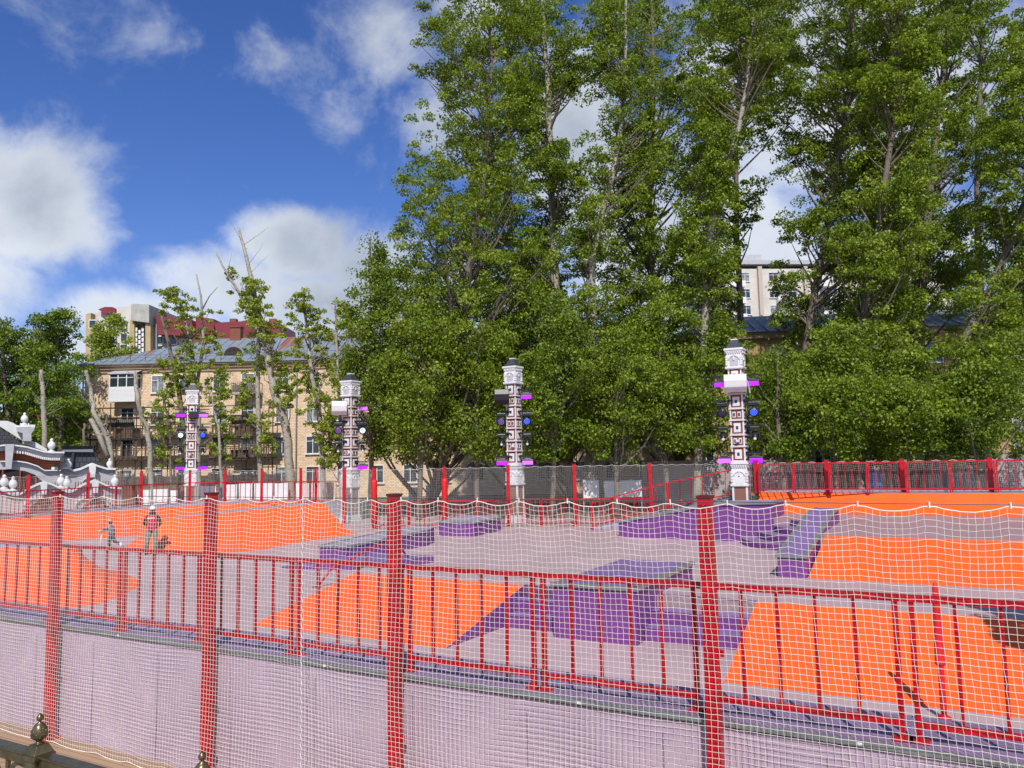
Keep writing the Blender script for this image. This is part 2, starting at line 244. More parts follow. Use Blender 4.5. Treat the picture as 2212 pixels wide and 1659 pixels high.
class MB:
    def __init__(s): s.v = []; s.f = []; s.mi = []; s.m = 0; s.sm = []; s.smooth = False
    def add(s, vs, fs):
        o = len(s.v); s.v += [tuple(v) for v in vs]
        for f in fs: s.f.append(tuple(i + o for i in f)); s.mi.append(s.m); s.sm.append(s.smooth)
        return s
    def box(s, c, d, rz=0.0, M=None):
        hx, hy, hz = d[0] / 2, d[1] / 2, d[2] / 2; vs = []
        T = M if M is not None else Matrix.Rotation(rz, 3, 'Z')
        for z in (-hz, hz):
            for x, y in ((-hx, -hy), (hx, -hy), (hx, hy), (-hx, hy)): vs.append(Vector(c) + T @ Vector((x, y, z)))
        return s.add(vs, [(3, 2, 1, 0), (4, 5, 6, 7), (0, 1, 5, 4), (1, 2, 6, 5), (2, 3, 7, 6), (3, 0, 4, 7)])
    def tap(s, c, d0, d1, h, rz=0):      # tapered block, base centre c
        vs = []; T = Matrix.Rotation(rz, 3, 'Z')
        for z, d in ((0, d0), (h, d1)):
            for x, y in ((-1, -1), (1, -1), (1, 1), (-1, 1)): vs.append(Vector(c) + T @ Vector((x * d[0] / 2, y * d[1] / 2, z)))
        return s.add(vs, [(3, 2, 1, 0), (4, 5, 6, 7), (0, 1, 5, 4), (1, 2, 6, 5), (2, 3, 7, 6), (3, 0, 4, 7)])
    def bar(s, a, b, w, h=None):         # square bar from a to b
        a = Vector(a); b = Vector(b); h = h or w; d = b - a; L = d.length
        if L < 1e-6: return s
        z = d.normalized(); up = Vector((0, 0, 1)) if abs(z.z) < .95 else Vector((UX.x, UX.y, 0))
        x = z.cross(up).normalized(); y = x.cross(z)
        return s.box((a + b) / 2, (w, h, L), M=Matrix((x, y, z)).transposed())
    def tube(s, pts, rs, n=8, caps=True):
        pts = [Vector(p) for p in pts]; rs = [rs] * len(pts) if isinstance(rs, (int, float)) else rs
        vs = []; fs = []; prev = None
        for i, p in enumerate(pts):
            d = (pts[min(i + 1, len(pts) - 1)] - pts[max(i - 1, 0)]).normalized()
            if prev is None: x = d.cross(Vector((0, 0, 1)) if abs(d.z) < .9 else Vector((1, 0, 0))).normalized()
            else: x = (prev - d * prev.dot(d)).normalized()
            prev = x; y = d.cross(x)
            for k in range(n):
                a = 2 * math.pi * k / n; vs.append(p + (x * math.cos(a) + y * math.sin(a)) * rs[i])
        for i in range(len(pts) - 1):
            for k in range(n): k2 = (k + 1) % n; fs.append((i * n + k, i * n + k2, (i + 1) * n + k2, (i + 1) * n + k))
        if caps: fs.append(tuple(range(n - 1, -1, -1))); fs.append(tuple(range((len(pts) - 1) * n, len(pts) * n)))
        o = s.smooth; s.smooth = n > 6; s.add(vs, fs); s.smooth = o; return s
    def lathe(s, c, prof, n=16, sc=(1, 1)):
        vs = []; fs = []; c = Vector(c)
        for r, z in prof:
            for k in range(n): a = 2 * math.pi * (k + .5) / n; vs.append(c + Vector((r * math.cos(a) * sc[0], r * math.sin(a) * sc[1], z)))
        for i in range(len(prof) - 1):
            for k in range(n): k2 = (k + 1) % n; fs.append((i * n + k, i * n + k2, (i + 1) * n + k2, (i + 1) * n + k))
        fs.append(tuple(range(n - 1, -1, -1))); fs.append(tuple(range((len(prof) - 1) * n, len(prof) * n)))
        o = s.smooth; s.smooth = n > 6; s.add(vs, fs); s.smooth = o; return s
    def prism(s, pts, d):                # polygon pts extruded by vector d
        pts = [Vector(p) for p in pts]; d = Vector(d); n = len(pts)
        fs = [tuple(range(n)), tuple(range(2 * n - 1, n - 1, -1))] + [(i, (i + 1) % n, (i + 1) % n + n, i + n) for i in range(n)]
        return s.add(pts + [p + d for p in pts], fs)
    def build(s, name, m, parent=None, bevel=0, local=None, recalc=True, tri=False):
        me = bpy.data.meshes.new(name)
        vs = s.v
        if local is not None: inv = local.inverted(); vs = [tuple(inv @ Vector(v)) for v in vs]
        me.from_pydata(vs, [], s.f)
        for mm in (m if isinstance(m, (list, tuple)) else [m]): me.materials.append(mm)
        me.polygons.foreach_set('material_index', s.mi); me.polygons.foreach_set('use_smooth', s.sm)
        if recalc or tri:
            bm = bmesh.new(); bm.from_mesh(me)
            if tri: bmesh.ops.triangulate(bm, faces=[f for f in bm.faces if len(f.verts) > 4])
            bmesh.ops.recalc_face_normals(bm, faces=bm.faces); bm.to_mesh(me); bm.free()
        o = bpy.data.objects.new(name, me); COL.objects.link(o)
        if parent: o.parent = parent
        if bevel:
            md = o.modifiers.new('bevel', 'BEVEL'); md.width = bevel; md.segments = 2; md.limit_method = 'ANGLE'
        return o
def W(o):
    """world matrix of an unparented empty before the depsgraph ran"""
    return Matrix.Translation(o.location) @ o.rotation_euler.to_matrix().to_4x4()
def arrays_obj(name, V, Fq, m, parent=None):
    me = bpy.data.meshes.new(name); nv = len(V); nf = len(Fq); k = Fq.shape[1]
    me.vertices.add(nv); me.vertices.foreach_set('co', V.astype(np.float32).ravel())
    me.loops.add(nf * k); me.loops.foreach_set('vertex_index', Fq.astype(np.int32).ravel())
    me.polygons.add(nf); me.polygons.foreach_set('loop_start', np.arange(0, nf * k, k, dtype=np.int32))
    me.update(calc_edges=True); me.materials.append(m)
    o = bpy.data.objects.new(name, me); COL.objects.link(o)
    if parent: o.parent = parent
    return o
# ------------------------------------------------------------------ ground, floor, near wall
def sheet(name, pts, m, kind='structure'):
    mb = MB(); mb.add(pts, [tuple(range(len(pts)))]); return tag(mb.build(name, m, tri=True), kind=kind)
M_ground = mat('worn_park_ground', (0.16, 0.15, 0.115), 0.95, 0.3, 0.25, bump=.3, bscale=3, dark=(.055, .07, .03))
sheet('ground', [(-900, -300, -.03), (900, -300, -.03), (900, 1500, -.03), (-900, 1500, -.03)], M_ground)
def wood_mat():
    m = bpy.data.materials.new('wood_deck_boards'); m.use_nodes = True; nt = m.node_tree; N = nt.nodes.new; L = nt.links.new
    b = nt.nodes['Principled BSDF']; b.inputs['Roughness'].default_value = .65
    tc = N('ShaderNodeTexCoord'); br = N('ShaderNodeTexBrick'); L(tc.outputs['Object'], br.inputs['Vector'])
    br.inputs['Scale'].default_value = 1; br.inputs['Brick Width'].default_value = 2.4; br.inputs['Row Height'].default_value = .095; br.inputs['Mortar Size'].default_value = .004
    br.inputs['Color1'].default_value = (.52, .34, .20, 1); br.inputs['Color2'].default_value = (.43, .27, .155, 1); br.inputs['Mortar'].default_value = (.03, .02, .015, 1)
    mp = N('ShaderNodeMapping'); mp.inputs['Scale'].default_value = (2, 40, 1); L(tc.outputs['Object'], mp.inputs[0])
    n = N('ShaderNodeTexNoise'); n.inputs['Scale'].default_value = 1; n.inputs['Detail'].default_value = 6; L(mp.outputs[0], n.inputs['Vector'])
    mx = N('ShaderNodeMix'); mx.data_type = 'RGBA'; mx.blend_type = 'MULTIPLY'; mx.inputs['Factor'].default_value = .5; L(br.outputs['Color'], mx.inputs['A']); L(n.outputs['Color'], mx.inputs['B'])
    mr = N('ShaderNodeMix'); mr.data_type = 'RGBA'; mr.inputs['Factor'].default_value = .25; L(mx.outputs['Result'], mr.inputs['A']); mr.inputs['B'].default_value = (.42, .29, .18, 1)
    L(mr.outputs['Result'], b.inputs['Base Color'])
    bp = N('ShaderNodeBump'); bp.inputs['Strength'].default_value = .4; bp.inputs['Distance'].default_value = .005; bp.invert = True; L(br.outputs['Fac'], bp.inputs['Height']); L(bp.outputs[0], b.inputs['Normal'])
    return m
M_wood = wood_mat()
wd = MB(); wd.box((0, 0, 0), (40, 8.4, .05)); o = wd.build('wood_deck', M_wood); o.location = P(-6, 1.97, -.025 - .0); o.rotation_euler = (0, 0, PARK); tag(o, kind='structure')
# raised terrace the photograph was taken from
tp = MB(); tp.box((0, 0, 0), (12, 4, 1.7)); o = tp.build('terrace', M_concrete); o.location = P(-1.2, -0.55, .865); o.rotation_euler = (0, 0, PARK); tag(o, kind='structure')
fl = [P(-46, 6.9, .004), P(16, 6.9, .004), P(16, 37, .004), P(0, 40, .004), P(-19, 40, .004), P(-46, 40, .004)]
sheet('skate_floor', fl, M_floor)

DZ = 1.38     # height of the narrow deck behind the near wall
T0 = 6.125
nw = thing('near_wall', 'lavender outer wall of the skatepark with grey top edge, behind the near net', 'wall', P(-6, T0, 0), PARK)
m = MB(); m.box((0, .03, DZ / 2 - .03), (34, .06, DZ - .06)); m.build('wall_panel', M_wall, nw)
m = MB()
for k in range(-14, 15): m.box((k * 1.22 + .3, -.004, .62), (.006, .008, 1.2))
m.build('panel_seam', mat('seam', (.24, .19, .24), .7), nw)
m = MB(); m.box((0, -.012, DZ - .024), (34, .034, .044)); m.build('coping', M_coping, nw, bevel=.006)
m = MB(); m.box((0, .36, DZ - .03), (34, .70, .055)); m.build('deck', M_deckpurp, nw)
m = MB()
prof = [(0.71, DZ - .06)] + [(0.71 + 2.0 * (1 - math.cos(a)) * .9, (DZ - .06) * (1 - math.sin(a))) for a in [R(q) for q in (12, 25, 38, 50, 62, 75, 90)]]
m.prism([Vector((-17, y, z)) for y, z in prof] + [Vector((-17, .71, 0))], (34, 0, 0)); m.build('quarter_slope', M_orange, nw)
for k, s_ in enumerate([-15.4, -12.3, -8.65, -5.35, -2.55, -.4]):
    m = MB(); m.box((s_ + 6 - .2, -.031, DZ - .024), (.035, .004, .022)); m.build('sticker', M_frame, nw)
m = MB()
for q in range(40): m.box((-9.2 + q * .45, -.031, DZ - .03), (.008, .004, .008))
m.build('screws', M_ltgrey, nw)

# ------------------------------------------------------------------ posts of the near net
def net_post(base, h, w, label, group, pad=False, rz=PARK, lug=True):
    t = thing('net_post', label, 'post', base, rz, group)
    m = MB(); m.box((0, 0, h / 2), (w, w, h)); m.build('shaft', M_red, t, bevel=.006)
    m = MB(); m.box((0, 0, h + .008), (w * 1.1, w * 1.1, .022)); m.build('cap', mat('dark_cap', (.10, .01, .012), .5), t)
    m = MB(); m.box((0, 0, .01), (w * 1.9, w * 1.9, .02))
    for a in (-1, 1):
        for b in (-1, 1): m.lathe((a * w * .75, b * w * .75, .02), [(.012, 0), (.012, .02)], 6)
    m.build('foot_plate', M_red, t)
    if lug:
        for z in (.10 * h, .27 * h, .62 * h):
            m = MB(); m.box((w / 2 + .018, .01, z), (.036, .03, .05)); m.build('lug', M_red, t)
        m = MB(); m.tube([(-.0, -w / 2, h - .06), (0, -w / 2 - .03, h - .06)], .008, 8); m.build('hook', M_wire, t)
    if pad:
        m = MB(); m.smooth = True; m.lathe((0, 0, .25), [(w * .80, 0), (w * .95, .03), (w * .9, .6), (w * .97, 1.1), (w * .9, 1.6), (w * .97, 2.1), (w * .8, 2.22)], 10); m.build('padding', M_redpad, t)
    return t
NS = [-12.95, -10.03, -7.14, -4.59, -1.59, 1.35]
nlab = ['red square net post just outside the left edge of the photo', 'near red net post furthest left, tall, rising in front of the orange bank',
        'second near red net post from the left, right of the scooter rider', 'near red net post third from left, in front of the long purple box',
        'near red net post furthest right, in front of the purple stairs', 'red square net post just outside the right edge']
for s_, l in zip(NS, nlab): net_post(P(s_, 6.0, 0), 3.07, .104, l, 'near net posts')

# ------------------------------------------------------------------ nets: real cords
def cords(Pn, r, axis_a, axis_b, k=3):
    """Pn (threads, nodes, 3) -> triangular tubes"""
    n, mm, _ = Pn.shape; ang = [2 * math.pi * q / k + .5 for q in range(k)]
    ring = np.array([np.array(axis_a) * math.cos(a) + np.array(axis_b) * math.sin(a) for a in ang]) * r
    V = (Pn[:, :, None, :] + ring[None, None]).reshape(-1, 3)
    base = (np.arange(n)[:, None] * mm + np.arange(mm - 1)[None]) * k
    fs = []
    for q in range(k):
        q2 = (q + 1) % k; fs.append(np.stack([base + q, base + q2, base + k + q2, base + k + q], -1).reshape(-1, 4))
    return V, np.concatenate(fs)
def netting(name, a, b, z0, z1, cell, r, ties, sag, m, parent, wav=.03, seed=1, cz=None, z0b=None, z1b=None, rope=None, bottom=True, k=3):
    """net between plan points a and b; ties = distances of the hanging points along it"""
    a = np.array(a[:2]); b = np.array(b[:2]); Ln = np.linalg.norm(b - a); d = (b - a) / Ln; nn = np.array([-d[1], d[0]])
    rs = np.random.RandomState(seed); cz = cz or cell
    z0b = z0 if z0b is None else z0b; z1b = z1 if z1b is None else z1b
    ni = max(2, int(Ln / cell)); H = max(z1 - z0, z1b - z0b); nj = max(2, int(H / cz))
    S, V = np.meshgrid(np.linspace(0, Ln, ni + 1), np.linspace(0, 1, nj + 1), indexing='ij')
    tt = np.array(sorted([-.6] + list(ties) + [Ln + .6]))
    idx = np.clip(np.searchsorted(tt, S) - 1, 0, len(tt) - 2); w = tt[idx + 1] - tt[idx]; p = (S - tt[idx]) / w
    zt = z1 + (z1b - z1) * S / Ln; zb = z0 + (z0b - z0) * S / Ln; hh = zt - zb
    dist = (1 - V) * hh
    scal = sag * 4 * p * (1 - p) * np.exp(-dist / .42)
    if bottom: scal = scal - sag * .7 * 4 * p * (1 - p) * np.exp(-V * hh / .22) * (-1)
    low = .05 * np.sin(S * 1.1 + .6) * np.sin(np.pi * V)                     # slow sag of the whole sheet
    Z = zb + hh * V - scal * (1) + low * .35 * min(1, H / 2)
    Sx = S + (.5 - p) * w * .07 * np.exp(-dist / .5) + .018 * np.sin(V * hh * 2.3 + S * .9) + .05 * (1 - V) * np.sin(S * .55 + 1)
    D = wav * (np.sin(S * 1.9 + V * 2) * .6 + np.sin(S * 4.3 + 1.3 + V) * .4) * np.sin(np.pi * np.clip(V * .9 + .08, 0, 1))
    Sx += rs.normal(0, cell * .035, S.shape); Z += rs.normal(0, cz * .035, S.shape)
    X = a[0] + d[0] * Sx + nn[0] * D; Y = a[1] + d[1] * Sx + nn[1] * D
    Pn = np.stack([X, Y, Z], -1)
    V1, F1 = cords(Pn, r, (d[0], d[1], 0), (nn[0], nn[1], 0), k)
    V2, F2 = cords(Pn.transpose(1, 0, 2), r, (0, 0, 1), (nn[0], nn[1], 0), k)
    o = arrays_obj(name, np.concatenate([V1, V2]), np.concatenate([F1, F2 + len(V1)]), m, parent)
    if rope:
        for row, nm in ((-1, 'top_rope'), (0, 'bottom_rope')):
            Vr, Fr = cords(Pn[:, row, :][None], rope, (0, 0, 1), (nn[0], nn[1], 0), 5); arrays_obj(nm, Vr, Fr, m, parent)
    return o, Pn
safety = thing('safety_net', 'near white square-mesh safety net with scalloped rope edges hung on red posts', 'net', (0, 0, 0))
SA, SB = -13.2, 2.6
tie_px = [131, 227, 300, 374, 447, 527, 593, 656, 723, 794, 867, 949, 1033, 1123, 1226, 1333, 1448, 1570, 1700, 1854, 2009, 2185]
def s_of_px(x, z, t):                       # where the sight line through column x meets the net plane
    best = None
    for k in range(900):
        s_ = -13 + k * .02; p = P(s_, t, z); c = ROT3.transposed() @ (p - EYE); xx = 1106 + F * c.x / -c.z
        if best is None or abs(xx - x) < best[0]: best = (abs(xx - x), s_)
    return best[1]
TS = [s_of_px(x, 3.02, 5.915) for x in tie_px]
TS = [-13.0, -12.4, -11.8, -11.2] + [q for q in TS if q > -10.9] + [1.1, 1.7, 2.3]
ties = [q - SA for q in TS]
o, Pn = netting('net_mesh', P(SA, 5.915), P(SB, 5.915), .03, 3.035, .047, .0018, ties, .042, M_net, safety, wav=.022, seed=3, cz=.0445, rope=.0045, k=4)
m = MB(); m.tube([P(SA, 5.92, 3.045), P(SB, 5.92, 3.045)], .004, 6); m.build('support_cable', M_wire, safety)
m = MB()
for q in TS: m.tube([P(q, 5.905, 3.02), P(q, 5.905, 3.062)], .006, 5)
m.build('net_tie', M_net, safety)
m = MB(); pts = []
sx = s_of_px(650, 2, 5.9)
for k in range(66): pts.append(P(sx + .007 * (-1) ** k, 5.905, .14 + k * .0445))
m.tube(pts, .0042, 5); m.build('seam_lacing', M_frame, safety)
# a puckered knot where the net snags near the right edge
kn = at(1998 + 6, 1301 + 3, Y=None, z=None) if False else None

# ------------------------------------------------------------------ railings
def railing(a, b, z0, h, nb, label, group, z0b=None, w=.04, rail=.045, feet=True, postw=.05, low=.16, over=0.0):
    """one welded panel from plan point a to b"""
    a = Vector((a[0], a[1], z0)); b = Vector((b[0], b[1], z0 if z0b is None else z0b)); d = b - a
    t = thing('railing_panel', label, 'railing', a, 0, group); hz = Vector((0, 0, 1)); r0 = a
    for q in (a, b):
        m = MB(); m.bar(q - r0, q - r0 + hz * (h - .0), postw); m.build('leg', M_red, t)
        if feet: m = MB(); m.box(q - r0 + hz * .006, (.13, .11, .012), rz=math.atan2(d.y, d.x)); m.build('foot_plate', M_red, t)
    e = d.normalized() * (postw / 2)
    ov = d.normalized() * over; m = MB(); m.bar(hz * (h + rail / 2) - ov, b - r0 + hz * (h + rail / 2) + ov, rail * 1.25, rail); m.build('top_rail', M_red, t)
    m = MB(); m.bar(e + hz * low, b - r0 - e + hz * low, rail * .9, rail * .9); m.build('bottom_rail', M_red, t)
    for k in range(nb):
        q = d * ((k + 1) / (nb + 1)); m = MB(); m.bar(q + hz * (low + rail * .45), q + hz * h, w * .62); m.build('baluster', M_red, t)
    return t
TR = T0 + .12
ord_ = ['first', 'second', 'third', 'fourth', 'fifth', 'sixth', 'seventh', 'eighth', 'ninth', 'tenth', 'eleventh', 'twelfth', 'thirteenth', 'fourteenth', 'fifteenth', 'sixteenth', 'seventeenth', 'eighteenth', 'nineteenth', 'twentieth']
jp = [(102, 1341), (243, 1362), (420, 1389), (617, 1418), (868, 1455), (1145, 1492), (1517, 1548), (1968, 1613)]
js = [st(at(x, y, z=DZ))[0] for x, y in jp]
p_ = (js[-1] - js[0]) / 7
js = [js[0] - p_ * 2, js[0] - p_] + [js[0] + p_ * k for k in range(8)] + [js[-1] + p_, js[-1] + 2 * p_]
near = ['cut off at the left edge', 'left of the furthest left near post', 'before the curved orange corner', 'below the two skaters', 'right of the second near post',
        'before the red grind rail', 'before the orange bank left of the stairs', 'before the tall purple block', 'before the right orange bank', 'behind the slim red parasol', 'outside the right edge']
for k in range(11):
    railing(P(js[k] + .052, TR), P(js[k + 1] - .052, TR), DZ, .958, 4, 'near red railing panel on the purple deck, ' + near[k], 'near railing panels', postw=.037, low=.118, over=.051)

# ------------------------------------------------------------------ skate obstacles
def loft_ramp(name, label, top, toe, m, base_extra=None, cat='ramp', group=None, prof=None, parent=None):
    """curved riding surface: top and toe are lists of matching points"""
    K = 9; mb = MB(); n = len(top); vs = []
    for T, B in zip(top, toe):
        for k in range(K + 1):
            q = k / K; h = (q if prof == 'flat' else q ** 1.75); vs.append((B[0] + (T[0] - B[0]) * q, B[1] + (T[1] - B[1]) * q, B[2] + .006 + (T[2] - B[2] - .006) * h))
    fs = [(i * (K + 1) + k, (i + 1) * (K + 1) + k, (i + 1) * (K + 1) + k + 1, i * (K + 1) + k + 1) for i in range(n - 1) for k in range(K)]
    mb.smooth = True; mb.add(vs, fs); mb.smooth = False
    for i in (0, n - 1):       # side cheeks
        row = [vs[i * (K + 1) + k] for k in range(K + 1)]; T = row[-1]
        mb.add(row + [(T[0], T[1], .006)], [tuple(range(K + 2))])
    o = mb.build(name, m, parent); 
    if not parent: tag(o, label, cat, group)
    return o
def block(name, label, cat, foot, heights, m_side, m_top, coping=None, parent=None, group=None, cop_edges=None):
    """solid with plan polygon foot [(s,t)] and a height for each corner"""
    t = thing(name, label, cat, P(*foot[0]), 0, group); o0 = P(*foot[0])
    base = [P(s_, q, .004) - o0 for s_, q in foot]; top = [P(s_, q, h) - o0 for (s_, q), h in zip(foot, heights)]
    n = len(foot); mb = MB(); mb.add(base + top, [(i, (i + 1) % n, (i + 1) % n + n, i + n) for i in range(n)] + [tuple(range(n))]); mb.build('side', m_side, t, recalc=True)
    mb = MB(); up = Vector((0, 0, .018)); mb.prism([p + up * .1 for p in top], (0, 0, .016)); mb.build('top', m_top, t, tri=True)
    if cop_edges:
        mb = MB()
        for i in cop_edges:
            a, b = top[i], top[(i + 1) % n]; e = (b - a).normalized() * .03
            mb.bar(a - e + up * .2, b + e + up * .2, coping or .09, .075)
        mb.build('coping', M_coping, t)
    return t
PZ = .72
fb = thing('funbox', 'low central funbox platform with orange banks each side of purple stairs', 'skate ramp', P(-13, 12, 0), 0); f0 = P(-13, 12, 0)
def L_(s_, t_, z=0): return P(s_, t_, z) - f0
tb, tt_, tk = 11.95, 14.75, 16.6
m = MB(); m.prism([L_(-12.9, tt_ - .02, .006), L_(2.6, tt_ - .02, .006), L_(2.6, tk, .006), L_(-12.9, tk, .006)], (0, 0, PZ - .006)); m.build('platform', M_floor, fb)
def wedge(s0, s1, s0t, s1t, nm='bank', m_=None):
    m = MB(); a = [L_(s0, tb, .006), L_(s1, tb, .006), L_(s1t, tt_, PZ + .004), L_(s0t, tt_, PZ + .004), L_(s0t, tt_, .006), L_(s1t, tt_, .006)]
    m.add(a, [(0, 1, 2, 3)]); m.build(nm, m_ or M_orange, fb, recalc=False)
    m = MB(); m.add([a[1], a[5], a[2]], [(0, 1, 2)]); m.build('bank_side', M_purple, fb, recalc=False)
    m = MB(); m.add([a[0], a[4], a[3]], [(0, 2, 1)]); m.build('bank_side', M_purple, fb, recalc=False)
wedge(-12.9, -8.0, -12.5, -7.85); wedge(-3.0, 2.6, -3.05, 2.6)
m = MB(); m.prism([L_(-12.9, tk, .006), L_(-12.9, tk, PZ), L_(-12.9, tk + 2.2, .006)], L_(2.6, 0) - L_(-12.9, 0)); m.build('back_bank', M_floor, fb)
ts = [13.95, 14.35, 14.73]
for a, b in ((-7.86, -6.62), (-4.92, -3.04)):
    for k in range(3):
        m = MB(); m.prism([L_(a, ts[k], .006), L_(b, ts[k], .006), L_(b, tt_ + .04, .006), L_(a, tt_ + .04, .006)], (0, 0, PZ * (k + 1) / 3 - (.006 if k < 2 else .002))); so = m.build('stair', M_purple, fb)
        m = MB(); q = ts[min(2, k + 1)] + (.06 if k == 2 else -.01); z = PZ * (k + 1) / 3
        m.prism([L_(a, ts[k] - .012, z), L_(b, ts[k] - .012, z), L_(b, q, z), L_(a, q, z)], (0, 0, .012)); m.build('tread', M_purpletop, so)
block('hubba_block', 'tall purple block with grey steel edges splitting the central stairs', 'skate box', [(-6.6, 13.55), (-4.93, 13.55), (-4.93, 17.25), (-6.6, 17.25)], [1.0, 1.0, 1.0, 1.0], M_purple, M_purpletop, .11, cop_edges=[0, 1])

# left long quarter pipe seen far left, deck and fence on it
LD = 1.0
topL = [(-40.2, 8), (-39.6, 14), (-39.2, 20.7), (-39.6, 26), (-38.6, 31.4), (-36.6, 35.6), (-33.6, 36.6)]
toeL = [(-37.6, 8), (-37.2, 14), (-36.8, 19.5), (-34.2, 24.6), (-33.8, 29), (-33.2, 32.5), (-31.5, 33.8)]
lr = thing('quarter_pipe', 'long orange quarter pipe with grey deck under the far left fence', 'ramp', P(-39, 20), 0); l0 = P(-39, 20)
loft_ramp('riding_surface', None, [P(a, b, LD) - l0 for a, b in topL], [P(a, b, 0) - l0 for a, b in toeL], M_orange, parent=lr)
m = MB(); top = [P(a, b, LD) - l0 for a, b in topL]; bk = [P(a - 3.2, b + (0 if i < 4 else 1.6), LD) - l0 for i, (a, b) in enumerate(topL)]; bk[-1] = P(-33.2, 38.6, LD) - l0; bk[-2] = P(-37.5, 38.4, LD) - l0; bk[-3] = P(-42.5, 35.2, LD) - l0
m.prism(top + bk[::-1], (0, 0, -LD + .006)); m.build('deck', M_ltgrey, lr, tri=True)
# front left quarter pipe with ledge
def pst(x, y, z): return at(x, y, z=z)
T3 = [pst(347, 1123, 1.2)] * 4 + [pst(395, 1117, 1.22), pst(470, 1109, 1.26), pst(548, 1101, 1.32), pst(628, 1093, 1.36), pst(702, 1087, 1.38)]
B3 = [pst(303, 1158, 0), pst(268, 1182, 0), pst(300, 1193, 0), pst(345, 1196, 0), pst(430, 1198, 0), pst(500, 1194, 0), pst(566, 1188, 0), pst(650, 1171, 0), pst(772, 1153, 0)]
fr = thing('quarter_pipe', 'orange quarter pipe with thin grey ledge on top, behind the standing man', 'ramp', P(-26, 20), 0); l0 = P(-26, 20)
loft_ramp('riding_surface', None, [p - l0 for p in T3], [p - l0 for p in B3], M_orange, parent=fr)
m = MB(); fr_ = [p - l0 + Vector((0, 0, .004)) for p in T3[3:]]; wd_ = [.05, .5, .85, 1.0, 1.1, 1.3]; bk = [p - UX * w for p, w in zip(fr_, wd_)]
for k in range(len(fr_) - 1): m.add([fr_[k], fr_[k + 1], bk[k + 1], bk[k]], [(0, 1, 2, 3)])
m.build('ledge', M_ltgrey, fr, recalc=False)
m = MB()
for k in range(len(fr_) - 1): a, b = bk[k], bk[k + 1]; m.add([a, b, Vector((b.x, b.y, 0)), Vector((a.x, a.y, 0))], [(0, 1, 2, 3)])
m.build('back_face', M_orange, fr, recalc=False)
# near left curved corner
T_ = [(-33, 12.0), (-29, 12.6), (-25.2, 13.3), (-23.4, 13.9), (-22.8, 14.1), (-22.8, 14.1), (-22.8, 14.1), (-22.85, 14.2), (-22.9, 14.3), (-23.0, 14.4)]
B_ = [(-33, 9.8), (-27, 10.4), (-22.5, 10.9), (-18.74, 11.25), (-18.45, 12.1), (-18.95, 13.1), (-20.3, 14.7), (-21.6, 15.4), (-23.1, 16.0), (-24.4, 16.4)]
cr = thing('corner_ramp', 'near left orange ramp curving down to a rounded tongue on the floor', 'ramp', P(-23, 14), 0); l0 = P(-23, 14)
loft_ramp('riding_surface', None, [P(a, b, 1.0) - l0 for a, b in T_], [P(a, b, 0) - l0 for a, b in B_], M_orange, parent=cr)
m = MB(); m.prism([P(a, b, 1.004) - l0 for a, b in [(-33, 12.0), (-29, 12.6), (-25.2, 13.3), (-23.4, 13.9), (-22.8, 14.1), (-23.0, 14.4), (-23.6, 14.9), (-33, 13.6)]], (0, 0, -.99)); m.build('ledge', mat('pale_lilac_ledge', (.34, .31, .42), .4), cr, tri=True)

# far right platform with bank, hubba ledge, round steps
PR = .9
pl = thing('raised_platform', 'raised mauve platform with an orange bank on its near side', 'skate ramp', P(0, 25), 0); l0 = P(0, 25)
m = MB(); m.prism([P(a, b, .006) - l0 for a, b in [(-3.25, 25.35), (9, 25.35), (9, 36), (-7.0, 36), (-7.0, 31.2), (-4.0, 31.2), (-3.25, 30)]], (0, 0, PR - .006)); m.build('platform', mat('rosy_floor_paint', (.36, .235, .25), .5, .05, .6, grime=.15), pl, tri=True)
a = [P(-3.27, 22.6, .006) - l0, P(9, 22.6, .006) - l0, P(9, 25.4, PR + .004) - l0, P(-3.1, 25.4, PR + .004) - l0, P(-3.1, 25.4, .006) - l0]
m = MB(); m.add(a, [(0, 1, 2, 3), (0, 3, 4)]); m.build('bank', M_orange, pl, recalc=False)
block('hubba_ledge', 'sloping purple ledge with grey steel edges between round steps and orange bank', 'skate box', [(-4.05, 22.6), (-3.3, 22.6), (-3.2, 28.4), (-3.2, 30.2), (-3.95, 30.2), (-3.95, 28.4)], [.57, .57, 1.38, 1.4, 1.4, 1.38], M_purple, M_purpletop, .10, cop_edges=[0, 1, 2, 4, 5])
rs_ = thing('round_steps', 'four rounded purple steps fanning out beside the sloping ledge', 'steps', P(-4.0, 31.2), 0); l0 = P(-4.0, 31.2)
for k, rr in enumerate((2.85, 2.2, 1.6, 1.0)):
    z0 = .006 if k == 0 else .225 * k + .004; z1 = .225 * (k + 1)
    arc = [Vector((0, 0, z0))] + [UX * (-rr * math.sin(q)) + NX * (-rr * math.cos(q)) + Vector((0, 0, z0)) for q in [R(6 * j) for j in range(16)]]
    m = MB(); m.prism(arc, (0, 0, z1 - z0 - .02)); m.build('riser', M_purple, rs_)
    m = MB(); m.prism([p + Vector((0, 0, z1 - z0 - .019)) for p in arc], (0, 0, .02)); m.build('tread', mat('mauve_tread', (.24, .155, .27), .5), rs_)
block('wedge_bank', 'long purple wedge rising to the right with a grey coping, behind the round steps', 'skate ramp', [(-12.05, 31.3), (-8.0, 31.1), (-5.65, 31.1), (-5.65, 33.6), (-8.0, 33.6), (-12.05, 33.6)], [.62, 1.42, 1.5, 1.5, 1.42, .62], M_purple, M_ltgrey, .12, cop_edges=[0, 1, 2])
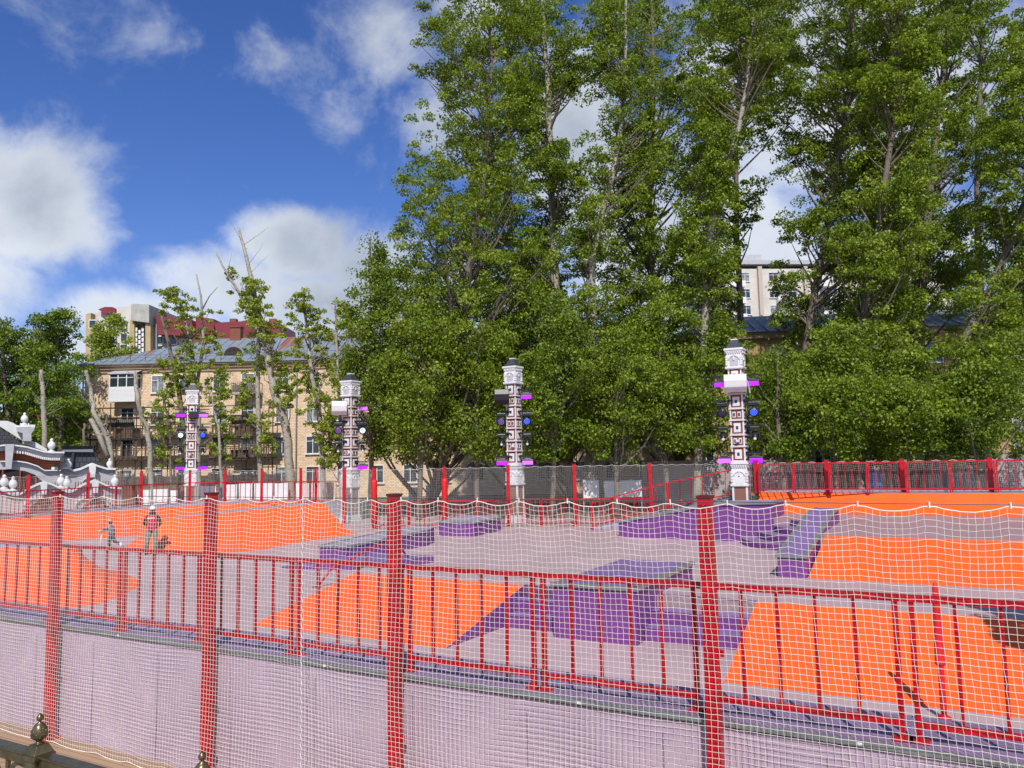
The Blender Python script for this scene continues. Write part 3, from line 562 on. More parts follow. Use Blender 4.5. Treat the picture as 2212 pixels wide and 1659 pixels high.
# far right quarter pipe
RD = 1.70
rq = thing('quarter_pipe', 'far right orange quarter pipe under the red fence at back of platform', 'ramp', P(0, 35), 0); l0 = P(0, 35)
loft_ramp('riding_surface', None, [P(a, 35.6, RD) - l0 for a in (-7.0, -2, 3, 9)], [P(a, 34.2, b) - l0 for a, b in ((-7.0, PR), (-2, PR), (3, PR), (9, PR))], M_orange, parent=rq)
m = MB(); m.prism([P(a, b, .006) - l0 for a, b in [(-7.0, 35.6), (9, 35.6), (9, 38.2), (-7.0, 38.2)]], (0, 0, RD - .004)); m.build('deck', M_ltgrey, rq)

# long low grind boxes in the middle distance
block('grind_box', 'long low purple grind box with grey top, behind the third near post', 'skate box', [(-19.3, 20.9), (-18.2, 21.0), (-18.0, 25.6), (-18.5, 26.9), (-19.9, 27.2), (-19.8, 26.0)], [.45, .45, .6, .62, .62, .58], M_purple, M_ltgrey, .08, cop_edges=[0, 1, 5])
block('grind_box', 'short wide purple grind box standing alone near the back fence', 'skate box', [(-19.9, 29.25), (-18.15, 29.5), (-18.4, 32.4), (-19.4, 33.6), (-21.4, 33.4)], [.6, .6, .6, .6, .6], M_purple, M_ltgrey, .08, cop_edges=[0, 1, 4])
block('manual_pad', 'flat low purple pad lying beside the bent red grind rail', 'skate box', [(-18.8, 18.6), (-15.6, 19.3), (-14.9, 21.6), (-17.9, 22.0)], [.06, .22, .22, .16], M_purple, M_purpletop, .05)
# bent red grind rail
def rail_obj():
    pts = [(-15.07, 16.25, 0), (-14.9, 16.6, .45), (-15.0, 18.75, .86), (-15.2, 19.9, .86), (-15.6, 21.3, .05)]
    t = thing('grind_rail', 'bent red grind rail standing left of the central orange bank', 'rail', P(-15.07, 16.25)); o = P(-15.07, 16.25)
    m = MB(); m.tube([P(*q) - o for q in pts], .035, 8); m.build('pipe', M_red, t)
    for s_, q, z in ((-15.0, 18.2, .72),):
        m = MB(); m.tube([P(s_, q, z) - o, P(s_ - .1, q + .2, .01) - o], .028, 8); m.build('leg', M_red, t)
    for q in (pts[0], (-15.1, 18.4, 0), pts[-1]):
        m = MB(); m.box(P(q[0], q[1], .012) - o, (.25, .2, .014)); m.build('foot_plate', M_red, t)
rail_obj()
def small_rail(x0, y0, x1, y1, z, lab):
    a = at(x0, y0, z=z); b = at(x1, y1, z=z); t = thing('flat_rail', lab, 'rail', (a.x, a.y, 0)); o = Vector((a.x, a.y, 0))
    m = MB(); m.tube([a - o + Vector((0, 0, -z + .02)), a - o, b - o, b - o + Vector((.3, -.6, -z + .02))], .03, 8); m.build('pipe', M_red, t)
small_rail(1000, 1100, 1040, 1094, .85, 'small red rail standing behind the lone purple grind box')

# slim red parasol folded on a round foot
q = at(2040, 1553, z=0)
pp = thing('folded_parasol', 'slim red folded parasol on a round foot near the right edge', 'parasol', (q.x, q.y, .006))
m = MB(); m.lathe((0, 0, 0), [(.085, 0), (.085, .02), (.05, .035), (.03, .06)], 20); m.build('foot', M_red, pp)
m = MB(); m.lathe((0, 0, .05), [(.032, 0), (.040, .1), (.034, .9), (.03, 1.0)], 14); m.build('pole', M_redpad, pp)
m = MB(); m.lathe((0, 0, .66), [(.055, 0), (.072, .02), (.066, .04), (.055, .45), (.045, .75), (.035, .97), (.02, 1.03), (.004, 1.05)], 12, (1, .8)); m.build('canopy', M_redpad, pp)
# ------------------------------------------------------------------ far fences, posts and nets
def gp(x, Y): q = at(x, 1000, Y=Y); return Vector((q.x, q.y, 0))
G_far = 'far net posts'
LP = [(-95, 35.0), (63, 38.2), (192, 42.3), (307, 46.2), (411, 48.8), (487, 49.0), (566, 48.2), (650, 47.2), (683, 46.8)]
farL = [gp(x, Y) for x, Y in LP]
flab = ['outside the left edge', 'in front of the left arcade pediment', 'before the second arcade pediment', 'right of the white arcade', 'before the leftmost lighting tower',
        'right of the leftmost lighting tower', 'before the thick bare poplar trunk', 'left of the closely set pair', 'right one of the closely set pair']
for q, l in zip(farL, flab): net_post((q.x, q.y, LD), 3.07 - LD, .155, 'far red net post on the left deck, ' + l, G_far, rz=.4, lug=False)
GP = [(744, 42.5), (808, 39.3), (960, 39.4), (1097, 39.5), (1240, 38.9), (1403, 37.9)]
farG = [gp(x, Y) for x, Y in GP]
glab = ['far red net post seen through nets before the white-speaker tower by the small orange end', 'padded far red net post right of the second lighting tower', 'padded far red net post behind the lone grind box',
        'far red net post before the third lighting tower', 'far red net post midway between the two right towers', 'far red net post just left of the nearest tower']
for k, (q, l) in enumerate(zip(farG, glab)): net_post((q.x, q.y, 0), 3.07, .17, l, G_far, pad=k in (1, 2), rz=-.1, lug=False)
RPx = [(1632, 34.2), (1785, 33.2), (1948, 32.2), (2138, 31.1), (2350, 30.0)]
farR = [gp(x, Y) for x, Y in RPx]
rlab = ['at the left corner beside the nearest tower', 'second from the corner', 'third from the corner', 'near the right edge', 'outside the right edge']
for q, l in zip(farR, rlab): net_post((q.x, q.y, RD), 3.10 - RD, .17, 'red net post on the right raised deck, ' + l, G_far, rz=-.5, lug=False)
fn = thing('far_net', 'far grey safety net running behind the whole skatepark on red posts', 'net', (0, 0, 0))
allp = [(q, LD) for q in farL] + [(q, 0.0) for q in farG] + [(farR[0], 0.0)]
def fnet(a, b, z0, z0b, k, top=3.0, cell=.085):
    Ln = (b - a).length; n = max(2, round(Ln / .62))
    netting('net_mesh', a, b, z0 + .06, top, cell, .0036, [Ln * j / n for j in range(n + 1)], .05, M_netfar, fn, wav=.05, seed=10 + k, z0b=z0b + .06, rope=.012, bottom=False, k=3)
for k in range(len(allp) - 1):
    (a, za), (b, zb) = allp[k], allp[k + 1]; za2, zb2 = za, zb
    fnet(a, b, za2, zb2, k)
for k in range(4): fnet(farR[k], farR[k + 1], RD, RD, 30 + k, 3.02, .075)
def rail_run(a, b, z0, z1, h, n, nb, lab, start, grp, off=.25):
    d = (b - a); e = d.normalized(); side = Vector((e.y, -e.x, 0)) * off
    for k in range(n):
        p = a + d * (k / n) + side + e * .04; q = a + d * ((k + 1) / n) + side - e * .04
        railing(p, q, z0 + (z1 - z0) * k / n, h, nb, '%s, %s panel from the left' % (lab, ord_[start + k]), grp, z0b=z0 + (z1 - z0) * (k + 1) / n, w=.045, rail=.055, postw=.055, feet=False)
segs = [(0, 1, 2), (1, 2, 2), (2, 3, 2), (3, 4, 1), (4, 5, 1), (5, 6, 1), (6, 7, 1), (7, 8, 1)]
c_ = 0
for a, b, n in segs: rail_run(farL[a], farL[b], LD, LD, 1.25, n, 6 if n == 1 else 7, 'red railing on the far left deck', c_, 'far left railing panels', off=.03); c_ += n
rail_run(farL[8], gp(760, 45.0), LD, LD, 1.25, 1, 5, 'red railing past the paired posts, end of the left deck', 0, 'far left railing panels')
c_ = 0
for a, b, n in ((1, 2, 2), (2, 3, 2), (3, 4, 2), (4, 5, 2)): rail_run(farG[a], farG[b], 0, 0, 1.32, n, 6, 'red railing at ground level behind the far floor', c_, 'far ground railing panels'); c_ += n
rail_run(gp(1275, 36.4), gp(1440, 35.6), .05, .95, 1.2, 1, 6, 'sloping red railing up the access ramp, lower half', 0, 'access ramp railing', off=0)
rail_run(gp(1440, 35.6), gp(1618, 34.6), .95, 1.62, 1.2, 1, 6, 'sloping red railing up the access ramp, upper half', 1, 'access ramp railing', off=0)
a0 = gp(1268, 37.2); a1 = gp(1620, 35.4)
m = MB(); o_ = thing('access_ramp', 'sloping access ramp behind the purple wedge', 'ramp', (a0.x, a0.y, 0)); dd = a1 - a0; wv = Vector((.3, 1.2, 0))
m.add([Vector((0, 0, .0)), dd + Vector((0, 0, .0)), dd + Vector((0, 0, 1.6)), wv, dd + wv, dd + wv + Vector((0, 0, 1.6))], [(0, 1, 2), (3, 5, 4), (0, 2, 5, 3), (0, 3, 4, 1), (1, 4, 5, 2)]); m.build('slope', M_ltgrey, o_)
c_ = 0
for k, n in ((0, 2), (1, 2), (2, 2), (3, 2)): rail_run(farR[k] + Vector((0, -.3, 0)), farR[k + 1] + Vector((0, -.3, 0)), RD, RD, 1.24, n, 4, 'red railing on the right raised deck', c_, 'right deck railing panels', off=.1); c_ += n

# ------------------------------------------------------------------ lighting towers
def lit(name, col, e): return mat(name, tuple(c * .5 for c in col), .4, .02, 9, emit=col, estr=e)
E_mag = lit('magenta_led', (.42, .008, 1.0), 1.25); E_mag2 = lit('pale_magenta_led', (.60, .14, 1.0), 1.1); E_blue = lit('blue_led', (.05, .12, 1.0), 1.6); E_wht = lit('white_led', (.75, .88, 1.0), 1.6); E_spot = lit('spot_lens', (.8, .85, .8), .7)
M_fix = mat('black_fixture_body', (.016, .016, .020), .35, .15, 8)
def arched(m, c, w, h, d, n=10):         # arch-topped slab, front toward -y
    pts = [Vector((-w / 2, 0, 0)), Vector((w / 2, 0, 0))] + [Vector((w / 2 * math.cos(R(180 * k / n)), 0, h - w / 2 + w / 2 * math.sin(R(180 * k / n)))) for k in range(n + 1)]
    m.prism([Vector(c) + p for p in pts], (0, d, 0))
def tower(x, Y, H, th, lab, key, speaker, states, sw=.56):
    q = gp(x, Y); az = math.atan2(q.x, q.y); rz = -az - th
    t = thing('lighting_tower', lab, 'tower', (q.x, q.y, 0), rz, 'white and brick lighting towers'); k = H / 8.65
    w = sw; hw = w / 2
    def Z(v): return v * k
    m = MB(); m.box((0, 0, Z(.12)), (w + .26, w + .26, Z(.24))); m.box((0, 0, Z(.33)), (w + .18, w + .18, Z(.18))); m.build('base', M_white, t, bevel=.015)
    m = MB(); m.box((0, 0, Z(1.2)), (w + .06, w + .06, Z(1.56))); m.build('plinth', M_smallbrick, t)
    m = MB()
    for a in (-1, 1):
        for b in (-1, 1): m.box((a * (hw + .02), b * (hw + .02), Z(1.2)), (.085, .085, Z(1.56) + .02))
    m.build('corner_strip', M_white, t)
    def arc_block(z0, z1, ww, nm, pan):
        m = MB(); m.box((0, 0, (z0 + z1) / 2), (ww, ww, z1 - z0)); h = z1 - z0
        m.box((0, 0, z0 + .05), (ww + .12, ww + .12, .08)); m.box((0, 0, z0 + .0), (ww + .06, ww + .06, .06)); m.box((0, 0, z1 - .05), (ww + .16, ww + .16, .09)); m.box((0, 0, z1 - .13), (ww + .09, ww + .09, .06))
        for f in range(4):
            Rf = Matrix.Rotation(f * math.pi / 2, 3, 'Z')
            for j in range(7): m.box(Rf @ Vector((-ww / 2 + ww * (j + .5) / 7, -ww / 2 - .03, z1 - .20)), (ww / 14, .06, .07), rz=f * math.pi / 2)
            for a in (-1, 1):
                for j in range(4): m.box(Rf @ Vector((a * (ww / 2 - .03), -ww / 2 - .012, z0 + h * (.22 + .12 * j))), (.075 if j % 2 else .095, .05, h * .10), rz=f * math.pi / 2)
            for j in range(9):      # arch moulding
                a0_, a1_ = R(180 * j / 9), R(180 * (j + 1) / 9); rr = ww * .34
                m.bar(Rf @ Vector((rr * math.cos(a0_), -ww / 2 - .02, z0 + h * .45 + rr * math.sin(a0_) * .8)), Rf @ Vector((rr * math.cos(a1_), -ww / 2 - .02, z0 + h * .45 + rr * math.sin(a1_) * .8)), .05)
        m.build(nm, M_white, t)
        m = MB()
        for f in range(4):
            Rf = Matrix.Rotation(f * math.pi / 2, 3, 'Z'); mm = MB(); arched(mm, (0, -ww / 2 - .012, z0 + .12), ww * .56, h * .52, .02); m.add([Rf @ Vector(v) for v in mm.v], mm.f)
        m.build('arch_panel', pan, t)
        for f in range(4):
            Rf = Matrix.Rotation(f * math.pi / 2, 3, 'Z'); m = MB(); m.box(Rf @ Vector((0, -ww / 2 - .03, z0 + h * .50)), (.07, .05, h * .16), rz=f * math.pi / 2); m.build('pendant', M_white, t)
    arc_block(Z(2.0), Z(3.08), w + .12, 'capital', M_white)
    # shaft: alternating big-window and double-window storeys
    z = 3.08; hs_ = [('b', .66), ('d', .52), ('b', .66), ('d', .52), ('b', .66), ('d', .52), ('b', .66)]; sc = (7.32 - 3.08) / sum(h for _, h in hs_)
    sh = MB(); sh.box((0, 0, Z(5.2)), (w, w, Z(4.3))); sh.build('shaft', M_terra, t)
    mw = MB()
    for a in (-1, 1):
        for b in (-1, 1): mw.box((a * (hw - .01), b * (hw - .01), Z(5.2)), (.062, .062, Z(4.26)))
    def opening(Rf, rz_, u, zc, fw, fh, deep):
        mf = MB(); mf.box(Rf @ Vector((u, -hw - .012, zc)), (fw, .03, fh), rz=rz_)
        if deep: mf.box(Rf @ Vector((u, -hw - .022, zc)), (fw * .74, .03, fh * .74), rz=rz_)
        fo_ = mf.build('window_frame', M_white, t, recalc=False)
        md = MB(); md.box(Rf @ Vector((u, -hw - .032, zc)), (fw * (.36 if deep else .58), .026, fh * (.36 if deep else .58)), rz=rz_); md.build('window', M_slate_s, fo_, recalc=False)
    for kind, h in hs_:
        h = h * sc; zc = Z(z + h / 2 + .02); hh = Z(h)
        mw.box((0, 0, Z(z) + .02), (w + .13, w + .13, .045)); mw.box((0, 0, Z(z) + .065), (w + .07, w + .07, .025))
        for f in range(4):
            Rf = Matrix.Rotation(f * math.pi / 2, 3, 'Z'); rz_ = f * math.pi / 2
            if kind == 'b': opening(Rf, rz_, 0, zc, w * .54, hh * .62, True)
            else:
                for a in (-1, 1): opening(Rf, rz_, a * w * .20, zc, w * .26, hh * .48, False)
        z += h
    mw.build('cornice', M_white, t)
    arc_block(Z(7.32), Z(8.26), w + .12, 'crown', M_greypl)
    m = MB(); m.tap((0, 0, Z(8.27)), (w + .14, w + .14), (w * .42, w * .42), Z(.40)); m.build('roof', M_slate_s, t)
    m = MB(); m.box((0, 0, Z(8.68)), (w * .50, w * .50, .05)); m.build('roof_cap', M_white, t)
    # cantilever arms parallel to the picture side: along the tower's own view-facing axis
    T = Matrix.Translation(t.location) @ Matrix.Rotation(rz, 4, 'Z'); ax = Matrix.Rotation(th, 3, 'Z') @ Vector((1, 0, 0)); fy = Matrix.Rotation(th, 3, 'Z') @ Vector((0, -1, 0))
    for zz in (7.0, 5.85, 4.70, 3.50):
        for s in (-1, 1):
            m = MB(); o_ = Vector((0, 0, Z(zz)))
            m.bar(ax * s * .2 + fy * .26 + o_, ax * s * 1.05 + fy * .34 + o_, .05); m.bar(ax * s * .2 + fy * .12 + o_, ax * s * 1.05 + fy * .2 + o_, .04)
            m.bar(ax * s * 1.02 + fy * .17 + o_, ax * s * 1.02 + fy * .36 + o_, .04); m.bar(ax * s * .55 + fy * .15 + o_, ax * s * .55 + fy * .32 + o_, .04); m.box(ax * s * .36 + fy * .22 + o_, (.12, .2, .10)); m.bar(ax * s * .2 + fy * .2 + o_, ax * s * .5 + fy * .24 + o_ + Vector((0, 0, -.22)), .03)
            m.tube([ax * s * .3 + fy * .2 + o_, ax * s * .45 + fy * .3 + o_ + Vector((0, 0, -.12)), ax * s * .62 + fy * .25 + o_ + Vector((0, 0, -.04))], .014, 5)
            m.build('lamp_arm', M_black, t)
    m = MB(); cb = ax * .33 + fy * -.1; m.tube([cb + Vector((0, 0, Z(3.1 + .3 * k))) + ax * .02 * math.sin(k * 1.7) for k in range(14)], .018, 5); m.build('cable', M_black, t)
    rows = [('wash', 6.62), ('head', 5.32), ('spot', 4.25), ('wash', 3.17)]
    for (kind, zz), (sl, sr), rn in zip(rows, states, ('top', 'second', 'third', 'lowest')):
        for s, stt, sn in ((-1, sl, 'left'), (1, sr, 'right')):
            if stt is None: continue
            pos = T @ (ax * s * .68 + fy * .36 + Vector((0, 0, Z(zz))))
            nm, em = stt
            if kind == 'wash':
                f = thing('wash_light', '%s wash light, %s row, %s side of the %s' % (nm, rn, sn, key), 'stage light', pos, rz + th, 'tower wash lights')
                m = MB(); m.box((0, .06, .06), (.60, .16, .17)); m.box((0, .1, .17), (.34, .14, .08)); m.build('housing', M_fix, f, bevel=.015)
                m = MB(); m.box((0, -.045, -.03), (.56, .05, .20)); m.build('led_panel', em, f, bevel=.01)
                m = MB(); m.tube([(-.31, .05, .02), (-.31, .05, .26), (.31, .05, .26), (.31, .05, .02)], .016, 6); m.build('yoke', M_fix, f)
                m = MB()
                for c in range(1, 6): m.box((-.28 + c * .56 / 6, -.073, -.03), (.008, .006, .20))
                m.build('cell_grid', mat('led_divider', (.2, .02, .3), .5), f)
            elif kind == 'head':
                f = thing('moving_head_light', '%s round moving-head light on the %s side of the %s' % (nm, sn, key), 'stage light', pos, rz + th, 'tower moving-head lights')
                m = MB(); m.box((0, .05, .36), (.46, .32, .16)); m.build('base', M_fix, f, bevel=.02)
                m = MB(); m.box((-.25, .04, .10), (.05, .22, .50)); m.box((.25, .04, .10), (.05, .22, .50)); m.box((0, .04, .27), (.5, .2, .05)); m.build('yoke', M_fix, f, bevel=.01)
                m = MB(); Mx = Matrix.Rotation(R(-68), 3, 'X'); 
                def tv(v): return Mx @ Vector(v)
                mm = MB(); mm.lathe((0, 0, 0), [(.13, -.22), (.19, -.12), (.21, .05), (.215, .10)], 18); m.smooth = True; m.add([Matrix.Rotation(R(105), 3, 'X') @ Vector(v) for v in mm.v], mm.f); m.build('head', M_fix, f)
                m = MB(); mm = MB()
                for rr, nn_ in ((0, 1), (.07, 6), (.135, 12)):
                    for c in range(nn_): a = 2 * math.pi * c / nn_; mm.lathe((rr * math.cos(a), rr * math.sin(a), .095), [(.032, 0), (.026, .018)], 7)
                m.add([Matrix.Rotation(R(105), 3, 'X') @ Vector(v) for v in mm.v], mm.f); m.build('led_cluster', em, f)
                m = MB(); mm = MB(); mm.lathe((0, 0, .09), [(.19, 0), (.19, .008)], 18); m.add([Matrix.Rotation(R(105), 3, 'X') @ Vector(v) for v in mm.v], mm.f)
                m.build('lens_plate', mat('dim_lens_' + nm.split()[0], tuple(.12 * c + .02 for c in em_base(nm)), .3, emit=em_base(nm), estr=.12), f)
            else:
                f = thing('spot_light', '%s profile spot in the third row, %s side of the %s' % (nm, sn, key), 'stage light', pos, rz + th, 'tower profile spots')
                m = MB(); m.box((0, .05, .34), (.42, .28, .13)); m.build('base', M_fix, f, bevel=.02)
                m = MB(); m.box((-.20, .04, .10), (.05, .16, .44)); m.box((.20, .04, .10), (.05, .16, .44)); m.build('yoke', M_fix, f, bevel=.01)
                m = MB(); Mr = Matrix.Rotation(R(125), 3, 'X'); mm = MB(); mm.lathe((0, 0, 0), [(.09, -.26), (.13, -.2), (.14, .05), (.10, .12), (.09, .24)], 14); m.smooth = True; m.add([Mr @ Vector(v) for v in mm.v], mm.f); m.build('head', M_fix, f)
                m = MB(); mm = MB(); mm.lathe((0, 0, .235), [(.065, 0), (.06, .02)], 12); m.add([Mr @ Vector(v) for v in mm.v], mm.f); m.build('lens', em, f)
    # speaker
    if speaker:
        colr, sx, wd, lb = speaker; Ms = M_white if colr == 'w' else M_fix
        f = thing('loudspeaker', lb, 'speaker', T @ (ax * sx + fy * .62 + Vector((0, 0, Z(6.62)))), rz + th)
        m = MB(); prof = [(-.30, .34), (.28, .34), (.32, .0), (.24, -.24), (.0, -.36), (-.26, -.30)]
        if wd > .75: m.prism([Vector((-wd / 2, y, z_)) for y, z_ in [(.30, .34), (-.26, .38), (-.34, .10), (-.28, -.20), (-.05, -.42), (.25, -.36)]], (wd, 0, 0))
        else: m.prism([Vector((-wd / 2, y, z_)) for y, z_ in [(.22, .20), (-.22, .22), (-.26, -.22), (.20, -.26)]], (wd, 0, 0))
        m.build('cabinet', Ms, f, bevel=.03)
        m = MB(); m.bar((-.2, .1, .36), (.1, .55, .50), .05); m.bar((.2, .1, .36), (.1, .55, .50), .05); m.build('bracket', M_black, f)
        if colr == 'w':
            m = MB()
            for j in range(5): m.prism([Vector((wd / 2 + .02, -.2 + .1 * j, .1)), Vector((wd / 2 + .02, -.12 + .1 * j, .1)), Vector((wd / 2 + .12, .12 + .03 * j, -.46)), Vector((wd / 2 + .10, .10 + .03 * j, -.46))], (.03, 0, 0))
            m.build('cover_folds', M_white, f)
    # camera
    f = thing('security_camera', 'small white security camera on the front of the %s' % key, 'camera', T @ (fy * .38 + ax * -.05 + Vector((0, 0, Z(4.02)))), rz + th - .5, 'tower cameras')
    m = MB(); m.box((0, 0, 0), (.10, .24, .09)); m.box((0, .02, .055), (.12, .26, .015)); m.build('housing', M_frame, f, bevel=.015)
    m = MB(); m.tube([(0, .05, -.04), (0, .14, -.10), (0, .22, -.10)], .018, 6); m.build('bracket', M_frame, f)
    return t
def em_base(nm):
    return {'blue': (.05, .12, 1.0), 'white': (.75, .88, 1.0), 'violet': (.25, .10, .45), 'unlit': (.04, .02, .08)}.get(nm.split()[0], (.3, .3, .3))
mg = ('magenta', E_mag); pm = ('pale magenta', E_mag2); bl = ('blue', E_blue); wh = ('white', E_wht); vi = ('violet', lit('violet_led', (.30, .12, .55), .5)); un = ('unlit', mat('unlit_led', (.05, .035, .08), .3)); sp_ = ('dark', E_spot)
tower(413, 51.3, 8.75, R(4), 'leftmost lighting tower, slim white and brick, before the tan building', 'leftmost tower', ('b', .10, .60, 'small black loudspeaker on the front of the leftmost tower'), [(mg, pm), (wh, bl), (sp_, sp_), (mg, mg)])
tower(757, 44.4, 8.45, R(40), 'second lighting tower from the left, corner turned to the viewer, with white speaker', 'second tower', ('w', -.62, .85, 'white curved loudspeaker hung left of the second tower'), [(None, pm), (vi, wh), (sp_, sp_), (None, mg)], sw=.62)
tower(1112, 41.3, 8.75, R(31), 'third lighting tower from the left, black speaker, standing before dark trees', 'third tower', ('b', -.62, .78, 'large black loudspeaker hung left of the third tower'), [(None, mg), (vi, bl), (sp_, sp_), (mg, pm)])
tower(1599, 34.9, 8.60, R(11), 'nearest and tallest looking lighting tower with a white speaker at its front', 'nearest tower', ('w', -.05, .98, 'big white curved loudspeaker on the front of the nearest tower'), [(mg, mg), (un, bl), (sp_, sp_), (pm, mg)])

_gp = gp
def gp(x, Y): return Vector((8.35, 6.3, 0)) if x == 'off' else _gp(x, Y)
tower('off', 0, 8.75, R(8), 'unseen lighting tower added outside the right edge to throw shadows on the orange banks', 'added off-frame tower', ('w', -.05, .98, 'white loudspeaker on the added tower outside the right edge'), [(mg, mg), (un, bl), (sp_, sp_), (mg, mg)])  # unseen tower, added for the shadows its arms throw into view
gp = _gp
# ------------------------------------------------------------------ people
def skin_body(name, verts, edges, radii, m, parent, root=0, sub=1):
    me = bpy.data.meshes.new(name); me.from_pydata(verts, edges, []); me.materials.append(m)
    o = bpy.data.objects.new(name, me); COL.objects.link(o); o.parent = parent
    md = o.modifiers.new('skin', 'SKIN'); md.use_smooth_shade = True
    if not me.skin_vertices: me.attributes  # layer is created with the modifier
    lay = me.skin_vertices[0] if me.skin_vertices else None
    for i, r in enumerate(radii): lay.data[i].radius = (r, r) if isinstance(r, (int, float)) else r; lay.data[i].use_root = (i == root)
    sb = o.modifiers.new('sub', 'SUBSURF'); sb.levels = sub; sb.render_levels = 2
    return o
def skin_ok():
    return True
M_jacket = mat('black_jacket', (.012, .012, .015), .8, .1, 20); M_vest = mat('red_vest', (.52, .010, .045), .7, .1, 12, bump=.3, bscale=20); M_trous = mat('grey_green_trousers', (.20, .205, .165), .85, .1, 12, bump=.3, bscale=18)
M_shoe = mat('dark_shoe', (.03, .035, .05), .6); M_helm = mat('white_helmet', (.75, .76, .78), .3); M_hair = mat('dark_hair', (.03, .02, .015), .7)
def ellipt(m, c, prof, n=16):
    """stack of (rx, ry, z, dx, dy)"""
    vs = []; fs = []
    for rx, ry, z, dx, dy in prof:
        for k in range(n): a = 2 * math.pi * k / n; vs.append(Vector(c) + Vector((rx * math.cos(a) + dx, ry * math.sin(a) + dy, z)))
    for i in range(len(prof) - 1):
        for k in range(n): k2 = (k + 1) % n; fs.append((i * n + k, i * n + k2, (i + 1) * n + k2, (i + 1) * n + k))
    fs.append(tuple(range(n - 1, -1, -1))); fs.append(tuple(range((len(prof) - 1) * n, len(prof) * n)))
    o = m.smooth; m.smooth = True; m.add(vs, fs); m.smooth = o
q = at(327, 1198, z=0); man = thing('person', 'person standing with back turned in red vest, black sleeves, grey trousers and white helmet', 'person', (q.x, q.y, .006), R(12))
V = [(0, 0, .98), (0, 0, 1.15), (0, .0, 1.38), (0, .02, 1.52), (0, .03, 1.62), (0, .045, 1.72),
     (-.10, 0, .93), (-.16, -.01, .52), (-.19, -.03, .10), (-.20, .12, .045), (.10, 0, .93), (.15, .0, .52), (.16, .0, .10), (.17, .16, .045),
     (-.20, 0, 1.44), (-.30, .0, 1.17), (-.20, .22, 1.06), (.20, 0, 1.44), (.31, .02, 1.18), (.20, .24, 1.05)]
E_ = [(0, 1), (1, 2), (2, 3), (3, 4), (4, 5), (0, 6), (6, 7), (7, 8), (8, 9), (0, 10), (10, 11), (11, 12), (12, 13), (2, 14), (14, 15), (15, 16), (2, 17), (17, 18), (18, 19)]
Rr = [(.15, .12), (.15, .11), (.17, .11), .06, (.085, .095), (.075, .085), .09, .065, .05, .045, .09, .065, .05, .045, .075, .055, .04, .075, .055, .04]
skin_body('body', V, E_, Rr, M_jacket, man)
m = MB(); ellipt(m, (0, 0, 0), [(.185, .135, .90, 0, 0), (.20, .15, .95, 0, 0), (.195, .145, 1.15, 0, 0), (.215, .15, 1.35, 0, 0), (.205, .14, 1.46, 0, 0), (.12, .10, 1.50, 0, .01)]); m.build('vest', M_vest, man)
m = MB(); m.box((-.01, -.150, 1.385), (.25, .014, .055)); m.build('vest_lettering_strip', M_frame, man)
m = MB()
for k in range(9): m.box((-.11 + k * .025, -.1590, 1.385), (.014, .003, .022))
m.build('vest_letters', M_red, man)
m = MB()
for sx, kn, an in ((-1, (-.16, -.01, .52), (-.19, -.03, .12)), (1, (.15, 0, .52), (.16, 0, .12))):
    m.tube([(sx * .09, 0, .97), (sx * .10, 0, .88), kn, an], [.115, .112, .092, .085], 12)
m.build('trousers', M_trous, man)
for a, b in ((-.195, .05), (.165, .08)):
    m = MB(); ellipt(m, (a, b - .02, 0), [(.055, .15, 0, 0, 0), (.058, .155, .03, 0, 0), (.05, .10, .08, 0, -.03), (.045, .05, .12, 0, -.06)]); m.build('shoe', M_shoe, man)
m = MB(); ellipt(m, (0, .045, 0), [(.112, .14, 1.70, 0, 0), (.118, .146, 1.74, 0, 0), (.105, .13, 1.80, 0, 0), (.07, .09, 1.845, 0, 0), (.02, .03, 1.86, 0, 0)]); m.build('helmet', M_helm, man, bevel=0)
m = MB(); ellipt(m, (0, .03, 0), [(.09, .09, 1.50, 0, 0), (.115, .11, 1.56, 0, 0), (.10, .11, 1.62, 0, 0)]); m.build('hood', M_jacket, man)
m = MB(); ellipt(m, (0, .05, 0), [(.06, .07, 1.58, 0, 0), (.085, .10, 1.66, 0, 0), (.085, .10, 1.72, 0, 0)]); m.build('hair', M_hair, man)
for sx in (-1, 1):      # gloved hands with five fingers held in front
    m = MB(); hx = sx * .19; m.tube([(hx, .23, 1.055), (hx * .9, .30, 1.04)], [.035, .03], 8)
    for k in range(4): m.tube([(hx * .9 + (k - 1.5) * .017, .29, 1.045), (hx * .9 + (k - 1.5) * .018, .345 - abs(k - 1.3) * .006, 1.035), (hx * .88 + (k - 1.5) * .017, .365 - abs(k - 1.3) * .008, 1.01)], [.009, .0085, .007], 6)
    m.tube([(hx, .25, 1.06), (hx - sx * .04, .29, 1.06), (hx - sx * .045, .32, 1.05)], [.011, .01, .008], 6); m.build('hand', M_skin, man)

q = at(240, 1188, z=0); kid = thing('person', 'child with orange helmet and blue-grey hoodie pushing a white kick scooter leftwards', 'person', (q.x, q.y, .006), R(-4))
V = [(0, 0, .60), (-.02, 0, .76), (-.04, 0, .93), (-.07, 0, 1.03), (-.10, 0, 1.10), (-.11, 0, 1.17),
     (.0, -.06, .57), (-.06, -.05, .33), (-.04, -.05, .10), (-.12, -.05, .065), (.0, .06, .57), (.10, .06, .32), (.33, .06, .24), (.36, .06, .16),
     (-.05, -.13, .90), (-.20, -.13, .83), (-.36, -.10, .80), (-.05, .13, .90), (-.20, .13, .84), (-.36, .08, .82)]
Rr = [(.10, .09), (.10, .085), (.11, .085), .045, (.065, .075), (.06, .07), .07, .05, .038, .03, .07, .05, .038, .03, .05, .038, .028, .05, .038, .028]
M_hood = mat('blue_grey_hoodie', (.10, .13, .185), .85, .15, 14, bump=.3, bscale=18)
skin_body('body', V, E_, Rr, M_skin, kid)
